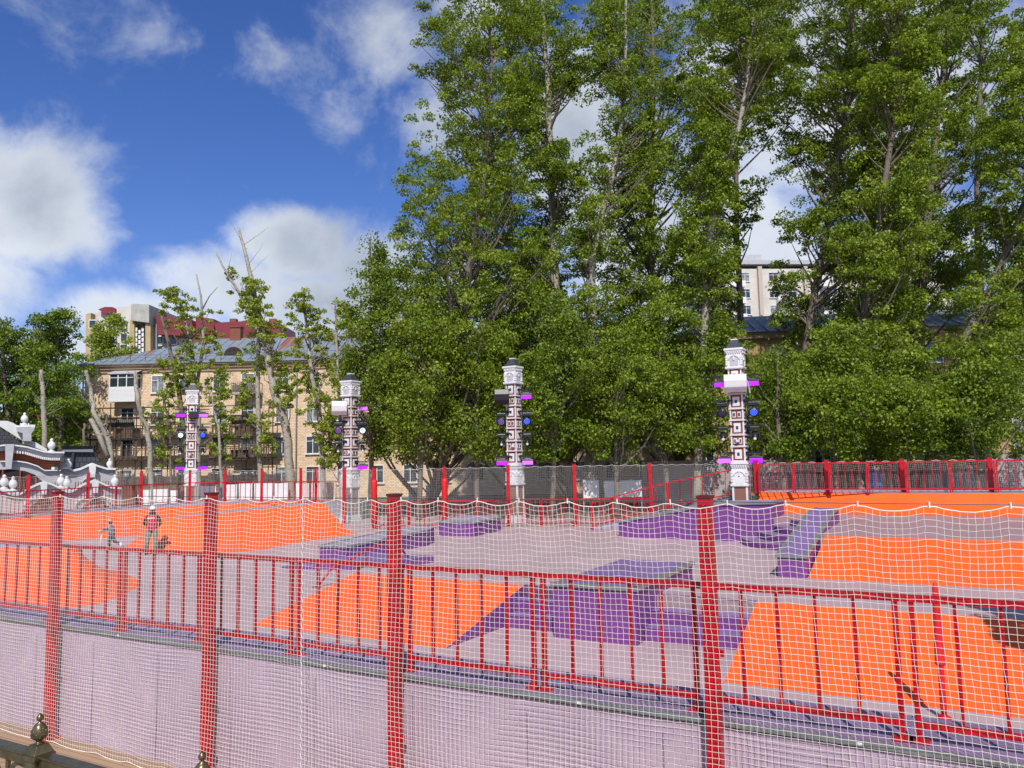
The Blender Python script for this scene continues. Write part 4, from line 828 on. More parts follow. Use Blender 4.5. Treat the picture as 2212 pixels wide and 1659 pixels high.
m = MB(); ellipt(m, (0, 0, 0), [(.12, .115, .60, 0, 0), (.125, .12, .66, 0, 0), (.125, .125, .82, -.02, 0), (.12, .14, .92, -.04, 0), (.06, .08, 1.00, -.06, 0)]); 
for sy in (-1, 1): m.tube([(-.05, sy * .13, .915), (-.20, sy * .13, .84), (-.33, sy * .10, .81)], [.062, .05, .038], 9)
m.build('hoodie', M_hood, kid)
m = MB(); m.tube([(0, -.06, .62), (-.06, -.05, .33), (-.04, -.05, .11)], [.088, .068, .05], 9); m.tube([(0, .06, .62), (.10, .06, .32), (.31, .06, .24)], [.088, .068, .05], 9); m.build('trousers', mat('navy_trousers', (.03, .035, .06), .85), kid)
m = MB(); ellipt(m, (-.08, -.05, 0), [(.11, .04, .035, 0, 0), (.11, .04, .07, 0, 0), (.06, .035, .10, .03, 0)]); m.build('shoe', M_frame, kid)
m = MB(); m.tube([(.34, .06, .28), (.38, .06, .20), (.36, .06, .10)], [.045, .045, .03], 8); m.build('shoe', M_frame, kid)
m = MB(); ellipt(m, (-.105, 0, 0), [(.115, .10, 1.14, 0, 0), (.12, .105, 1.18, 0, 0), (.10, .09, 1.235, 0, 0), (.05, .05, 1.265, 0, 0)]); m.build('helmet', mat('orange_helmet', (.75, .17, .02), .35), kid)
m = MB(); ellipt(m, (-.06, 0, 0), [(.05, .07, 1.02, 0, 0), (.06, .085, 1.10, 0, 0), (.06, .085, 1.15, 0, 0)]); m.build('hair', M_hair, kid)
for sy in (-1, 1):
    m = MB(); m.tube([(-.33, sy * .10, .81), (-.40, sy * .11, .80)], [.026, .022], 8)
    for k in range(4): m.tube([(-.39, sy * .11 + (k - 1.5) * .013, .812), (-.425, sy * .11 + (k - 1.5) * .013, .812), (-.43 + .003 * k, sy * .11 + (k - 1.5) * .013, .785)], [.007, .0065, .006], 6)
    m.tube([(-.36, sy * .10, .80), (-.39, sy * .08, .785), (-.41, sy * .085, .775)], [.008, .0075, .006], 6); m.build('hand', M_skin, kid)
sc_ = thing('kick_scooter', 'white kick scooter under the child with orange helmet', 'scooter', (q.x - .06, q.y, .006), R(-4))
m = MB(); m.tube([(-.42, 0, .12), (-.40, 0, .30), (-.35, 0, .79)], .02, 8); m.build('stem', M_frame, sc_)
m = MB(); m.tube([(-.36, -.20, .80), (-.35, -.06, .76), (-.35, .06, .76), (-.36, .20, .80)], .016, 8); m.build('handlebar', M_frame, sc_)
m = MB(); m.box((-.10, 0, .075), (.50, .11, .02)); m.bar((-.34, 0, .08), (-.41, 0, .16), .04); m.build('deck', M_black, sc_)
for x_ in (-.43, .19):
    m = MB(); mm = MB(); mm.lathe((0, 0, 0), [(.055, -.012), (.055, .012)], 16); m.add([Matrix.Rotation(R(90), 3, 'X') @ Vector(v) + Vector((x_, 0, .055)) for v in mm.v], mm.f); m.build('wheel', M_black, sc_)
# ------------------------------------------------------------------ buildings
def hz(x): return 991 - .0192 * (x - 1106)
def building(name, label, x0, Y0, Lm, rz, H, depth, rows, cols, m_wall, win=(1.25, 1.65), group=None, cat='building', base=0.0, frame=True, gable=None, balconies=(), m_gl=None, mull=True, cw=None):
    q = gp(x0, Y0); t = thing(name, label, cat, (q.x, q.y, 0), rz)
    m = MB(); m.box((Lm / 2, depth / 2, (H + base) / 2), (Lm, depth, H - base)); m.build('wall', m_wall, t)
    k = 0
    for zr in rows:
        for uc in cols:
            if (zr, uc) in balconies: continue
            w, h = win; cu = uc + 0; k += 1
            lt = rnd.random() < .35
            f = MB(); d = .07
            for a in (-1, 1): f.box((cu + a * (w / 2), -.03, zr), (d, .12, h + d))
            for a in (-1, 1): f.box((cu, -.032, zr + a * h / 2), (w - d, .11, d))
            if mull: f.box((cu - .0, -.03, zr - .12), (d * .9, .10, h - .3)); f.box((cu, -.033, zr + h * .22), (w - d, .09, d * .8))
            fo = f.build('window', M_frame, t)
            g = MB(); g.box((cu, .0, zr), (w - .04, .06, h - .04)); g.build('pane', M_glasslt if lt else (m_gl or M_glass), fo)
            s_ = MB(); s_.box((cu, -.09, zr - h / 2 - .08), (w + .25, .2, .06)); s_.build('sill', M_frame if frame else M_concrete, fo)
    return t
TL = 62
main = building('apartment_building', 'four-storey tan brick apartment building with grey metal roof and rusty scaffolding', 178, 75, TL, R(-2.0), 13.15, 12.5, [11.3, 8.2, 5.1, 2.2],
                [4.35, 7.3, 10.1, 13.4, 16.2, 19.6, 22.6, 25.6, 28.8, 32, 35.2, 38.4, 41.6, 44.8, 48, 51.2, 54.4, 57.6, 60.2], M_tan, balconies=((11.3, 4.35),))
m = MB(); m.box((TL / 2, -.12, 12.98), (TL + .3, .3, .32)); m.box((TL / 2, -.2, 13.2), (TL + .7, .6, .16)); m.box((TL / 2, -.06, 12.55), (TL + .1, .14, .12)); m.build('cornice', mat('tan_trim', (.42, .30, .20), .85, .08, 2, grime=.2), main)
e = .55; zr, zt = 13.3, 16.6; A_ = [(-e, -e, zr), (TL + e, -e, zr), (TL + e, 12.5 + e, zr), (-e, 12.5 + e, zr), (10.0, 6.25, zt), (TL - 8, 6.25, zt)]
m = MB(); m.add(A_, [(0, 1, 5, 4), (1, 2, 5), (2, 3, 4, 5), (3, 0, 4), (0, 3, 2, 1)]); ro = m.build('roof', M_metalroof, main)
m = MB()
for k in range(70):
    u = k * .9; v0 = Vector((u, -e, zr + .02)); f = 1.0 if u > 10 else max(0.05, (u + e) / (10 + e)); v1 = Vector((u, -e + (6.25 + e) * f, zr + (zt - zr) * f + .02)); m.bar(v0, v1, .05, .07)
m.bar((-e, -e, zr + .03), (10, 6.25, zt + .03), .12, .1); m.bar((10, 6.25, zt + .03), (TL - 8, 6.25, zt + .03), .14, .1); m.build('roof_seam', M_metalroof, ro)
m = MB(); m.box((TL / 2, -.55, 13.33), (TL + 1.2, .14, .12)); m.build('gutter', M_metalroof, main)
m = MB()
for k in range(44): m.bar((k * 1.5, -.1, 13.6), (k * 1.5, -.1, 14.2), .03)
m.bar((0, -.1, 14.2), (TL, -.1, 14.2), .03); m.bar((0, -.1, 13.95), (TL, -.1, 13.95), .02); m.build('roof_rail', M_wire, main)
for u in (-.12, 21.0): 
    m = MB(); m.tube([(u, -.15, 13.2), (u, -.25, 12.6), (u, -.12, 12.3), (u, -.12, .2)], .07, 8); m.build('drainpipe', M_greypl, main)
for u in (14.2, 33.5):     # rounded dormers
    m = MB(); arc = [Vector((u + 1.15 * math.cos(R(180 * k / 12)), 1.2, 14.1 + 1.05 * math.sin(R(180 * k / 12)))) for k in range(13)]; m.prism(arc, (0, 3.2, 0)); d = m.build('dormer', M_metalroof, main)
    m = MB(); arc = [Vector((u + .95 * math.cos(R(180 * k / 12)), 1.14, 14.15 + .85 * math.sin(R(180 * k / 12)))) for k in range(13)]; m.prism(arc, (0, .05, 0)); m.build('louvre', mat('dark_brown_louvre', (.035, .018, .015), .8), d)
    m = MB(); m.box((u, 1.1, 14.5), (.08, .05, .8)); m.box((u + .45, 1.1, 14.4), (.06, .05, .6)); m.box((u - .45, 1.1, 14.4), (.06, .05, .6)); m.build('frame', M_scaff, d)
for u, h in ((12.5, 1.5), (26, 1.4), (8.6, .8)):
    m = MB(); m.box((u, 6.2, zt + h / 2 - .3), (1.1, .8, h)); m.box((u, 6.2, zt + h - .25), (1.3, 1.0, .12)); m.build('chimney', M_redbrick, main)
# glazed balcony box and open balconies
bx = MB(); bx.box((4.35, -.62, 10.25), (2.6, 1.2, 1.35)); b_ = bx.build('glazed_balcony', brick_mat('white_siding', (.74, .74, .73), (.70, .70, .70), (.42, .42, .42), 30, .13, .01, .6, grime=.05), main)
m = MB(); m.box((4.35, -.60, 11.6), (2.36, 1.05, 1.36)); m.build('pane', M_glass, b_)
m = MB()
for a in (-1.25, -.42, .42, 1.25): m.box((4.35 + a, -1.14, 11.6), (.09, .09, 1.36))
m.box((4.35, -1.142, 12.26), (2.6, .095, .09)); m.box((4.35, -1.142, 10.97), (2.6, .1, .1)); m.box((4.35, -1.142, 11.9), (2.5, .085, .06))
for a in (-1.25, 1.25): m.box((4.35 + a, -.1, 11.6), (.09, .09, 1.36)); m.box((4.35 + a, -.62, 12.24), (.08, 1.0, .09))
m.build('frame', M_frame, b_)
m = MB(); m.add([(2.95, -1.3, 12.32), (5.75, -1.3, 12.32), (5.75, 0, 12.75), (2.95, 0, 12.75), (2.95, -1.3, 12.26), (5.75, -1.3, 12.26)], [(0, 1, 2, 3), (4, 5, 1, 0)]); m.build('canopy', M_greypl, b_)
for u, z in ((4.35, 7.1), (16.3, 10.2), (16.3, 7.1), (16.3, 4.0), (28.8, 10.2), (28.8, 7.1), (41.6, 10.2), (41.6, 7.1)):
    m = MB(); m.box((u, -.6, z - .1), (2.7, 1.2, .16)); b_ = m.build('balcony', M_concrete, main)
    m = MB()
    for k in range(14): m.bar((u - 1.3 + k * .2, -1.17, z - .02), (u - 1.3 + k * .2, -1.17, z + .92), .035)
    m.bar((u - 1.33, -1.17, z + .93), (u + 1.33, -1.17, z + .93), .06); m.bar((u - 1.31, -1.17, z + .93), (u - 1.31, 0, z + .93), .06); m.bar((u + 1.31, -1.17, z + .93), (u + 1.31, 0, z + .93), .06)
    m.box((u, -1.12, z + .40), (2.5, .03, .70)); m.build('railing', mat('balcony_sheet', (.17, .15, .12), .8, .2, 2), b_)
# scaffolding
q = W(main) @ Vector((1.6, -1.5, 0)); sf = thing('scaffolding', 'rusty tube scaffolding with board walkways in front of the tan building', 'scaffolding', q, R(-2))
m = MB(); nlen = 17.6
for k in range(8):
    for y in (0, -1.1): m.tube([(k * nlen / 7, y, 0), (k * nlen / 7, y, 9.6 - (k % 3) * .25)], .045, 6)
m.build('standard_tube', M_scaff, sf)
m = MB()
for z in (1.9, 3.9, 4.9, 5.9, 6.9, 7.9, 8.9):
    for y in (0, -1.1): m.tube([(-.5, y, z), (nlen + .4, y, z + rnd.uniform(-.06, .06))], .035, 6)
for k in range(7): m.tube([(k * nlen / 7, -1.12, .4 + (k % 3) * 2), ((k + 1) * nlen / 7, -1.12, 3.9 + (k % 3) * 2)], .03, 6)
for k in range(8):
    for z in (3.9, 5.9, 7.9): m.tube([(k * nlen / 7, .2, z), (k * nlen / 7, -1.4, z)], .03, 6)
m.build('ledger_tube', M_scaff, sf)
m = MB()
for z in (3.95, 5.95, 7.95):
    for j in range(3): m.box((nlen / 2 + rnd.uniform(-.2, .2), -.18 - j * .34, z + .02 + j * .004), (nlen + .8, .30, .05))
m.build('walkway_board', M_scaffboard, sf)
rs = random.Random(4)
for z, dens in ((6.0, .5), (4.0, .62), (1.2, .7)):
    m = MB()
    for k in range(76):
        if rs.random() < dens: h = rs.uniform(.45, 1.25) + (.5 if z < 4.5 else 0); m.box((k * .232 + rs.uniform(-.03, .03), -1.17 + rs.uniform(-.02, .02), z + h / 2), (.17, .022, h), M=Matrix.Rotation(rs.uniform(-.03, .03), 3, 'Y'))
    m.bar((0, -1.15, z + .3), (17.6, -1.15, z + .3), .05); m.build('guard_boards', M_scaffboard, sf)

ra = building('apartment_building', 'ochre brick apartment building behind the big poplars on the right', 1478, 64, 46, R(-5), 13.3, 12, [11.4, 8.5, 5.8, 3.2], [1.8 + 3.1 * k for k in range(14)], M_ochre)
m = MB(); m.box((23, -.15, 13.2), (46.4, .4, .5)); m.build('cornice', MATS['tan_trim'], ra)
m = MB(); m.add([(-.6, -.6, 13.46), (46.6, -.6, 13.46), (46.6, 12.6, 13.46), (-.6, 12.6, 13.46), (5, 6, 15.9), (42, 6, 15.9)], [(0, 1, 5, 4), (1, 2, 5), (2, 3, 4, 5), (3, 0, 4), (0, 3, 2, 1)]); ro = m.build('roof', M_metalroof, ra)
m = MB()
for k in range(52): m.bar((k * .9, -.6, 13.5), (max(k * .9, 5) if k * .9 < 5 else k * .9, 5.9 * min(1, (k * .9 + .6) / 5.6) - .3, 13.48 + 2.45 * min(1, (k * .9 + .6) / 5.6)), .05, .07)
m.build('roof_seam', M_metalroof, ro)

# far tower block right
tb_ = building('tower_block', 'tall pale apartment tower seen through a gap in the right trees', 1556, 135, 44, R(4), 36.5, 16, [35 - 3 * k for k in range(11)], [2.4, 6.0, 11.2, 14.6, 19.5, 23, 27.5, 31.5, 36, 40.5], M_cream, win=(1.6, 1.6))
for k in range(11):
    for u in (4.2, 13, 21.2, 29.5, 38.2): m = MB(); m.box((u, -.55, 33.6 - 3 * k), (3.0, 1.1, 1.1)); m.build('balcony', M_frame, tb_)
m = MB()
for u in (0.2, 8.6, 17, 25.4, 33.8, 43.8): m.box((u, -.35, 18.5), (.7, .7, 36.6))
m.build('pilaster', mat('beige_pilaster', (.50, .44, .36), .8), tb_)
m = MB(); m.box((7, 6, 38.2), (7, 6, 3.4)); m.box((22, 8, 37.6), (44.6, 17, .7)); m.tube([(5, 5, 39), (5, 5, 43)], .08, 6); m.tube([(8, 5, 39), (8, 5, 42)], .08, 6); m.build('roof_hut', M_greypl, tb_)

# far left blocks with dark red roofs
fl_ = thing('apartment_block', 'far pale apartment block with yellow stripes and dark red mansard roofs', 'building', gp(176, 130), 0); fo = Vector(fl_.location)
def fpt(x, y, Y): return at(x, y, Y=Y) - fo
def slab(pts, Y, th, nm, mt):
    m = MB(); m.prism([fpt(x, y, Y) for x, y in pts], (0, th, 0)); return m.build(nm, mt, fl_, tri=True)
slab([(190, 678), (252, 668), (252, 1000), (190, 1000)], 130, 14, 'left_wing', M_cream)
slab([(185, 678), (196, 676), (196, 1000), (185, 1000)], 128.5, 1.4, 'yellow_stripe', M_yellow)
slab([(250, 664), (284, 661), (284, 1000), (250, 1000)], 129, 14, 'stair_tower', M_cream)
slab([(283, 656), (322, 658), (322, 697), (283, 692)], 127.5, 12, 'lift_hut', mat('bare_concrete_hut', (.42, .42, .38), .9, .12, 1, grime=.4))
slab([(280, 690), (290, 692), (290, 1000), (280, 1000)], 128, 1, 'yellow_stripe', M_yellow)
slab([(314, 697), (325, 697), (325, 1000), (314, 1000)], 128, 1, 'yellow_stripe', M_yellow)
slab([(290, 700), (314, 702), (314, 1000), (290, 1000)], 129.6, 8, 'stair_shaft', mat('shaft_brown', (.20, .16, .11), .9))
slab([(325, 696), (338, 700), (338, 1000), (325, 1000)], 130, 12, 'wing_wall', M_greypl)
m = MB()
for k in range(9):
    for j in range(3): c = fpt(295 + j * 7, 712 + k * 11 + (j % 2) * 5, 128.6); m.box(c, (.36, .3, .65))
    
m.build('stair_screen', M_frame, fl_)
slab([(338, 722), (420, 727), (420, 1000), (338, 1000)], 131, 12, 'middle_wing', M_cream)
slab([(447, 750), (605, 752), (605, 1000), (447, 1000)], 133, 12, 'right_wing', M_cream)
slab([(212, 668), (226, 663), (242, 663), (252, 668), (252, 676), (226, 678)], 129, 10, 'roof_left', M_redroof)
for pts, nm in (([(337, 682), (413, 690), (422, 727), (340, 722)], 'roof_middle'), ([(422, 683), (462, 689), (462, 722), (424, 722)], 'roof_step'), ([(462, 697), (520, 694), (540, 690), (602, 697), (606, 733), (560, 734), (500, 736), (470, 733)], 'roof_right')):
    slab(pts, 128.8, 10, nm, M_redroof)
for x in (505, 350, 590): m = MB(); c = fpt(x, 698 if x > 400 else 686, 132); m.box(c, (1.1, 1.1, 1.4)); m.build('chimney', M_redbrick, fl_)
for x, y in [(200, 700), (203, 728), (203, 752), (240, 700), (242, 725), (242, 752), (265, 700), (268, 728), (268, 752), (345, 735), (360, 735), (375, 736), (345, 755), (362, 756), (400, 742), (470, 744), (478, 744), (486, 744), (530, 746), (545, 746), (590, 742)]:
    c = fpt(x, y, 128.55 if x < 338 else 130.7); f = MB(); f.box(c, (1.25, .12, 1.5)); fo_ = f.build('window', M_frame, fl_)
    g = MB(); g.box(c + Vector((0, -.08, 0)), (1.0, .06, 1.2)); g.build('pane', M_glass, fo_)
q = gp(-60, 105); rb = building('brick_house', 'dark red brick house half hidden behind the far left trees', -60, 100, 14, 0, 9, 10, [7.5, 4.6, 1.8], [2, 5, 8, 11], M_redbrick)
m = MB(); m.add([(-.5, -.5, 9), (14.5, -.5, 9), (14.5, 10.5, 9), (-.5, 10.5, 9), (2, 5, 11.5), (12, 5, 11.5)], [(0, 1, 5, 4), (1, 2, 5), (2, 3, 4, 5), (3, 0, 4), (0, 3, 2, 1)]); m.build('roof', M_redroof, rb)

# ------------------------------------------------------------------ white ornamental pavilion on the far left
PV_A = R(-32.0); PV_N = Vector((math.sin(PV_A), math.cos(PV_A), 0)); PV_R = -PV_A      # the pavilion's fronts face the camera side
def atv(x, y, Y):
    d = ray(x, y); D = gp(110, Y).dot(PV_N); return EYE + d * (D / d.dot(PV_N))
def plate(parent, nm, pts, Y, th, mt, o0):
    m = MB(); m.prism([atv(x, y, Y) - o0 for x, y in pts], PV_N * th); return m.build(nm, mt, parent, tri=True)
def c6(*l): return [(cx * .1819, 850.2 + cy * .1819) for cx, cy in l]
def arcpts(x0, x1, y0, ym, n=10): return [(x0 + (x1 - x0) * k / n, y0 + (ym - y0) * math.sin(math.pi * k / n)) for k in range(n + 1)]
def finial(x, y, Y, sc, parent, o0, nm='finial'):
    c = atv(x, y, Y) - o0; m = MB(); s = sc
    m.lathe(c, [(.30 * s, -.62 * s), (.30 * s, -.52 * s), (.14 * s, -.46 * s), (.12 * s, -.38 * s), (.26 * s, -.28 * s), (.34 * s, -.08 * s), (.33 * s, .10 * s), (.22 * s, .30 * s), (.10 * s, .38 * s), (.14 * s, .44 * s), (.15 * s, .52 * s), (.08 * s, .62 * s), (.01, .66 * s)], 16)
    m.box(c + Vector((0, 0, -.68 * s)), (.75 * s, .75 * s, .12 * s), rz=PV_R); m.box(c + Vector((0, 0, -.80 * s)), (1.0 * s, .9 * s, .12 * s), rz=PV_R); return m.build(nm, M_white, parent)
def dentils(parent, curve, Y, o0, n, size, mt=M_white):
    m = MB()
    for k in range(n):
        f = (k + .5) / n * (len(curve) - 1); i = int(f); a, b = curve[i], curve[min(i + 1, len(curve) - 1)]; u = f - i
        m.box(atv(a[0] + (b[0] - a[0]) * u, a[1] + (b[1] - a[1]) * u, Y) - o0, (size * .55, .25, size), rz=PV_R)
    m.build('dentils', mt, parent)
pv = thing('pavilion', 'white and grey ornamental pavilion with brown boards and wide arch at far left', 'building', gp(60, 56)); po = Vector(pv.location)
off = -400
cor_top = c6((0, 610), (80, 600), (200, 608), (320, 625), (430, 655), (520, 680), (600, 690), (765, 690)); cor_bot = c6((765, 720), (735, 735), (722, 770), (600, 765), (500, 755), (400, 720), (300, 690), (180, 675), (0, 680))
XL = [(-90, 962), (-45, 959)]; XLb = [(-45, 973), (-90, 976)]
plate(pv, 'cornice', XL + cor_top + cor_bot + XLb, 53.6, .9, M_greypl, po)
plate(pv, 'cornice_cap', XL + cor_top + [(x, y + 3.2) for x, y in cor_top[::-1]] + [(x, y + 3.2) for x, y in XL[::-1]], 53.3, .3, M_white, po)
dentils(pv, c6((160, 690), (300, 705), (400, 735), (500, 765), (600, 778), (715, 778)), 53.5, po, 22, .17)
brown = [(-90, 973)] + c6((0, 676), (180, 675), (300, 690), (400, 720), (500, 755), (600, 765), (720, 770), (720, 910), (530, 912), (450, 860), (330, 820), (200, 800), (0, 803)) + [(-90, 1000)]
plate(pv, 'board_cladding', brown, 54.0, .5, M_terraboards, po)
for kx in (108, -290):
    plate(pv, 'keystone', c6((kx - 48, 600), (kx + 62, 600), (kx + 27, 895), (kx - 43, 895)), 53.2, .8, M_greypl, po)
plate(pv, 'arch_band', [(-90, 1000)] + c6((0, 803), (200, 800), (330, 820), (450, 860), (530, 912), (720, 912), (720, 1200), (560, 1200), (545, 1130), (500, 1040), (420, 965), (300, 920), (150, 900), (0, 902)) + [(-90, 1018)], 53.8, .8, M_greypl, po)
plate(pv, 'arch_edge', c6((0, 798), (200, 795), (330, 815), (450, 855), (530, 906), (722, 906), (722, 918), (527, 918), (447, 868), (327, 828), (200, 808), (0, 811)), 53.55, .25, M_white, po)
plate(pv, 'interior_shade', [(-90, 1000), (110, 1000), (110, 1080), (-90, 1080)], 57.5, .3, mat('interior_shade', (.02, .014, .012), .6), po)  # near-black sheet, gives the shade inside the wide arch as colour
m = MB()
for x in (8, 46, 80): c0 = atv(x, 1010, 57) - po; m.box((c0.x, c0.y, 1.6), (.12, .2, 3.4))
m.build('inner_post', M_terra, pv)
gab = c6((0, 322), (90, 325), (150, 345), (200, 375), (238, 382), (238, 352), (345, 352), (348, 368), (420, 370), (415, 395), (385, 420), (370, 460), (370, 560), (420, 575), (560, 660), (560, 690), (270, 590), (270, 560), (0, 390))
plate(pv, 'gable', [(-80, 945), (-80, 930), (-40, 912)] + gab, 57.6, .9, M_white, po)
plate(pv, 'gable_pier', c6((190, 400), (415, 400), (400, 440), (372, 470), (372, 565), (270, 565), (270, 470), (200, 450)), 57.2, 1.4, M_greypl, po)
plate(pv, 'slate_roof', [(-80, 975), (-80, 935), (-10, 920)] + c6((0, 405), (285, 612), (100, 600), (0, 605)), 56.2, .6, M_slate, po)
finial(c6((292, 300))[0][0], c6((292, 300))[0][1], 57.6, .72, pv, po); finial(c6((612, 610))[0][0], c6((612, 615))[0][1], 54.2, .75, pv, po)
pl_ = thing('security_camera', 'small dark camera on a bracket under the brown boards of the pavilion', 'camera', atv(c6((650, 870))[0][0], c6((650, 870))[0][1], 53.2))
m = MB(); m.box((0, 0, -.1), (.2, .4, .18)); m.build('housing', M_frame, pl_); m = MB(); m.box((0, .2, .1), (.12, .3, .3)); m.build('bracket', M_black, pl_)
# slate mansard kiosk behind
kk = thing('kiosk', 'kiosk with a dark slate mansard roof and iron cresting behind the gates', 'building', gp(178, 62)); ko = Vector(kk.location)
rf = plate(kk, 'roof', c6((740, 690), (865, 680), (1110, 690), (1250, 885), (1180, 910), (720, 900), (680, 850)), 60, .4, M_slate_b, ko)
plate(kk, 'ridge_cap', c6((745, 668), (1100, 660), (1112, 695), (740, 692)), 59.75, .5, M_metalroof, ko)
m = MB()
for k in range(26):
    c = atv((748 + k * 13.6) * .1819, 850.2 + 652 * .1819, 60.5) - ko; m.box(c, (.09, .09, .42)); m.box(c + Vector((0, 0, .15)), (.2, .06, .06))
m.build('iron_cresting', M_black, kk)
plate(kk, 'hip_ridge', c6((852, 690), (885, 690), (860, 905), (840, 905)), 59.8, .25, M_slate_s, ko)
plate(kk, 'wall', c6((700, 895), (1240, 890), (1240, 1400), (700, 1400)), 60.3, .4, M_greypl, ko)
# gate arcades: curved pediments with finials
def arcade(nm, lab, curve, peak, Y, y_bot, fins, arches, mwall, fs):
    t = thing(nm, lab, 'gateway', gp(curve[0][0], Y)); o0 = Vector(t.location)
    # wall cut into piers and spandrels around each arch
    xs0, xs1 = curve[0][0], curve[-1][0]
    def ytop(x):
        for (x0, y0), (x1, y1) in zip(curve[:-1], curve[1:]):
            if x0 <= x <= x1: return y0 + (y1 - y0) * (x - x0) / max(1e-6, x1 - x0)
        return curve[-1][1]
    cur = xs0
    for xa, xb, ytp in arches:
        if xa > cur: plate(t, 'pier', [(cur, ytop(cur)), (xa, ytop(xa)), (xa, y_bot), (cur, y_bot)], Y, .8, mwall, o0)
        n = 12
        for k in range(n):
            x0 = xa + (xb - xa) * k / n; x1 = xa + (xb - xa) * (k + 1) / n
            def ya(x): u = (x - (xa + xb) / 2) / ((xb - xa) / 2); return y_bot - (y_bot - ytp) * math.sqrt(max(0, 1 - u * u)) ** .8
            mm = MB(); mm.prism([atv(px_, py_, Y + .002) - o0 for px_, py_ in ((x0, ytop(x0)), (x1, ytop(x1)), (x1, ya(x1)), (x0, ya(x0)))], PV_N * .75)
            if k == 0: acc = mm
            else: acc.add(mm.v, mm.f)
        acc.build('spandrel', mwall, t)
        ac = [(xa + (xb - xa) * k / 12, y_bot - (y_bot - ytp) * math.sqrt(max(0, 1 - ((k - 6) / 6) ** 2)) ** .8) for k in range(13)]
        dentils(t, [(x, y - 2.2) for x, y in ac], Y - .14, o0, 22, .13)
        plate(t, 'archivolt', [(x, y - 1.0) for x, y in ac] + [(x, y - 3.2 if 0 < k < 12 else y) for k, (x, y) in list(enumerate(ac))[::-1]], Y - .1, .12, M_white, o0)
        m = MB()
        for k in range(15): c = atv(xa + (xb - xa) * (k + .5) / 15, y_bot, Y + .3) - o0; m.box((c.x, c.y, 1.2), (.05, .05, 2.4))
        m.build('gate_bars', M_dkred, t)
        plate(t, 'arch_shade_sheet', [(x, y + 3) for x, y in ac[1:-1]], Y + .55, .05, MATS['interior_shade'], o0)  # dark backing behind the bars, shade of the opening put in as colour
        cur = xb
    if cur < xs1: plate(t, 'pier', [(cur, ytop(cur)), (xs1, ytop(xs1)), (xs1, y_bot), (cur, y_bot)], Y, .8, mwall, o0)
    cp = [(x, y - 1.2) for x, y in curve] + [(x, y + 3.0) for x, y in curve[::-1]]
    plate(t, 'coping', cp, Y - .28, 1.2, M_white, o0)
    for px_, py_ in peak:
        plate(t, 'keystone', [(px_ - 7.5, py_ + 5), (px_, py_), (px_ + 7.5, py_ + 5), (px_ + 7, py_ + 14), (px_ + 5, py_ + 30), (px_ - 5, py_ + 30), (px_ - 7, py_ + 14)], Y - .5, .6, M_white, o0)
    for fx, fy in fins: finial(fx, fy, Y + .3, fs, t, o0)
    return t
arcade('gateway', 'front white gate arcade with curved pediments and ball finials at far left', [(-110, 1052), (-90, 1046), (-70, 1051), (-20, 1058), (0, 1056), (12, 1062), (26, 1068), (42, 1068), (60, 1056), (80, 1046), (95, 1041), (112, 1045), (138, 1058), (146, 1062), (158, 1060), (180, 1046), (196, 1041), (206, 1037), (220, 1043), (240, 1052), (262, 1054)], [(95, 1038), (206, 1035)], 51.5, 1108,
       [(28, 1045), (9, 1041), (144, 1043), (248, 1040), (132, 1039)], [(-95, -5, 1078), (46, 138, 1076), (158, 247, 1074)], M_greypl, .74)
arcade('gateway', 'rear white gate with curved pediment beside the slate kiosk roof', [(128, 1012), (140, 1010), (150, 1011), (158, 1016), (175, 1012), (190, 1005), (200, 1001), (212, 1006), (232, 1012), (250, 1012)], [(200, 1001)], 54.5, 1100,
       [(148, 1003), (237, 1002), (112, 1036), (225, 1036)], [(164, 226, 1032)], M_greypl, .62)

# ------------------------------------------------------------------ white barriers, walls and odds and ends behind the nets
def panel(x0, x1, Y, z0, z1, lab):
    a, b = gp(x0, Y), gp(x1, Y); t = thing('banner_panel', lab, 'barrier', a, 0, 'white barrier banners'); d = b - a
    m = MB(); n = 8; m.smooth = True
    vs = [d * (i / n) + Vector((0, .05 * math.sin(i * 2.1 + j), z0 + (z1 - z0) * j / 4)) for i in range(n + 1) for j in range(5)]
    vs2 = [v + Vector((0, .03, 0)) for v in vs]
    m.add(vs, [(i * 5 + j, i * 5 + 5 + j, i * 5 + 6 + j, i * 5 + 1 + j) for i in range(n) for j in range(4)]); m.add(vs2, [(i * 5 + j, i * 5 + 5 + j, i * 5 + 6 + j, i * 5 + 1 + j) for i in range(n) for j in range(4)]); m.build('cloth', M_tarp, t, recalc=False)
    m = MB()
    for q in (Vector((0, .06, 0)), d + Vector((0, .06, 0))): m.bar(q, q + Vector((0, 0, z1 + .04)), .05)
    m.bar(Vector((0, .06, z1)), d + Vector((0, .06, z1)), .04); m.build('frame', M_greypl, t)
for k, (a, b, Y, z0, z1) in enumerate([(311, 327, 54, .3, 1.72), (333, 363, 54, .3, 1.75), (370, 383, 54, .3, 1.65), (431, 467, 54.5, .3, 1.9), (481, 512, 55, .3, 1.95), (517, 545, 55, .3, 2.0), (550, 590, 55, .3, 2.0), (594, 622, 55, .3, 1.98), (640, 668, 55, .3, 1.95), (672, 705, 55, .3, 1.95), (883, 902, 52, .6, 1.6), (920, 938, 52, .6, 1.7), (1259, 1292, 47, .95, 2.0), (1304, 1384, 47, .95, 1.95)]):
    where = 'between the arcade and the leftmost tower' if a < 400 else 'between the leftmost and second towers' if a < 700 else 'left of the third tower' if a < 1000 else 'between the two right towers'
    nn_ = [ 'first', 'second', 'third', 'first', 'second', 'third', 'fourth', 'fifth', 'sixth', 'seventh', 'first', 'second', 'narrow first', 'wide second'][k]
    panel(a, b, Y, z0, z1, '%s white barrier banner from the left, %s' % (nn_, where))
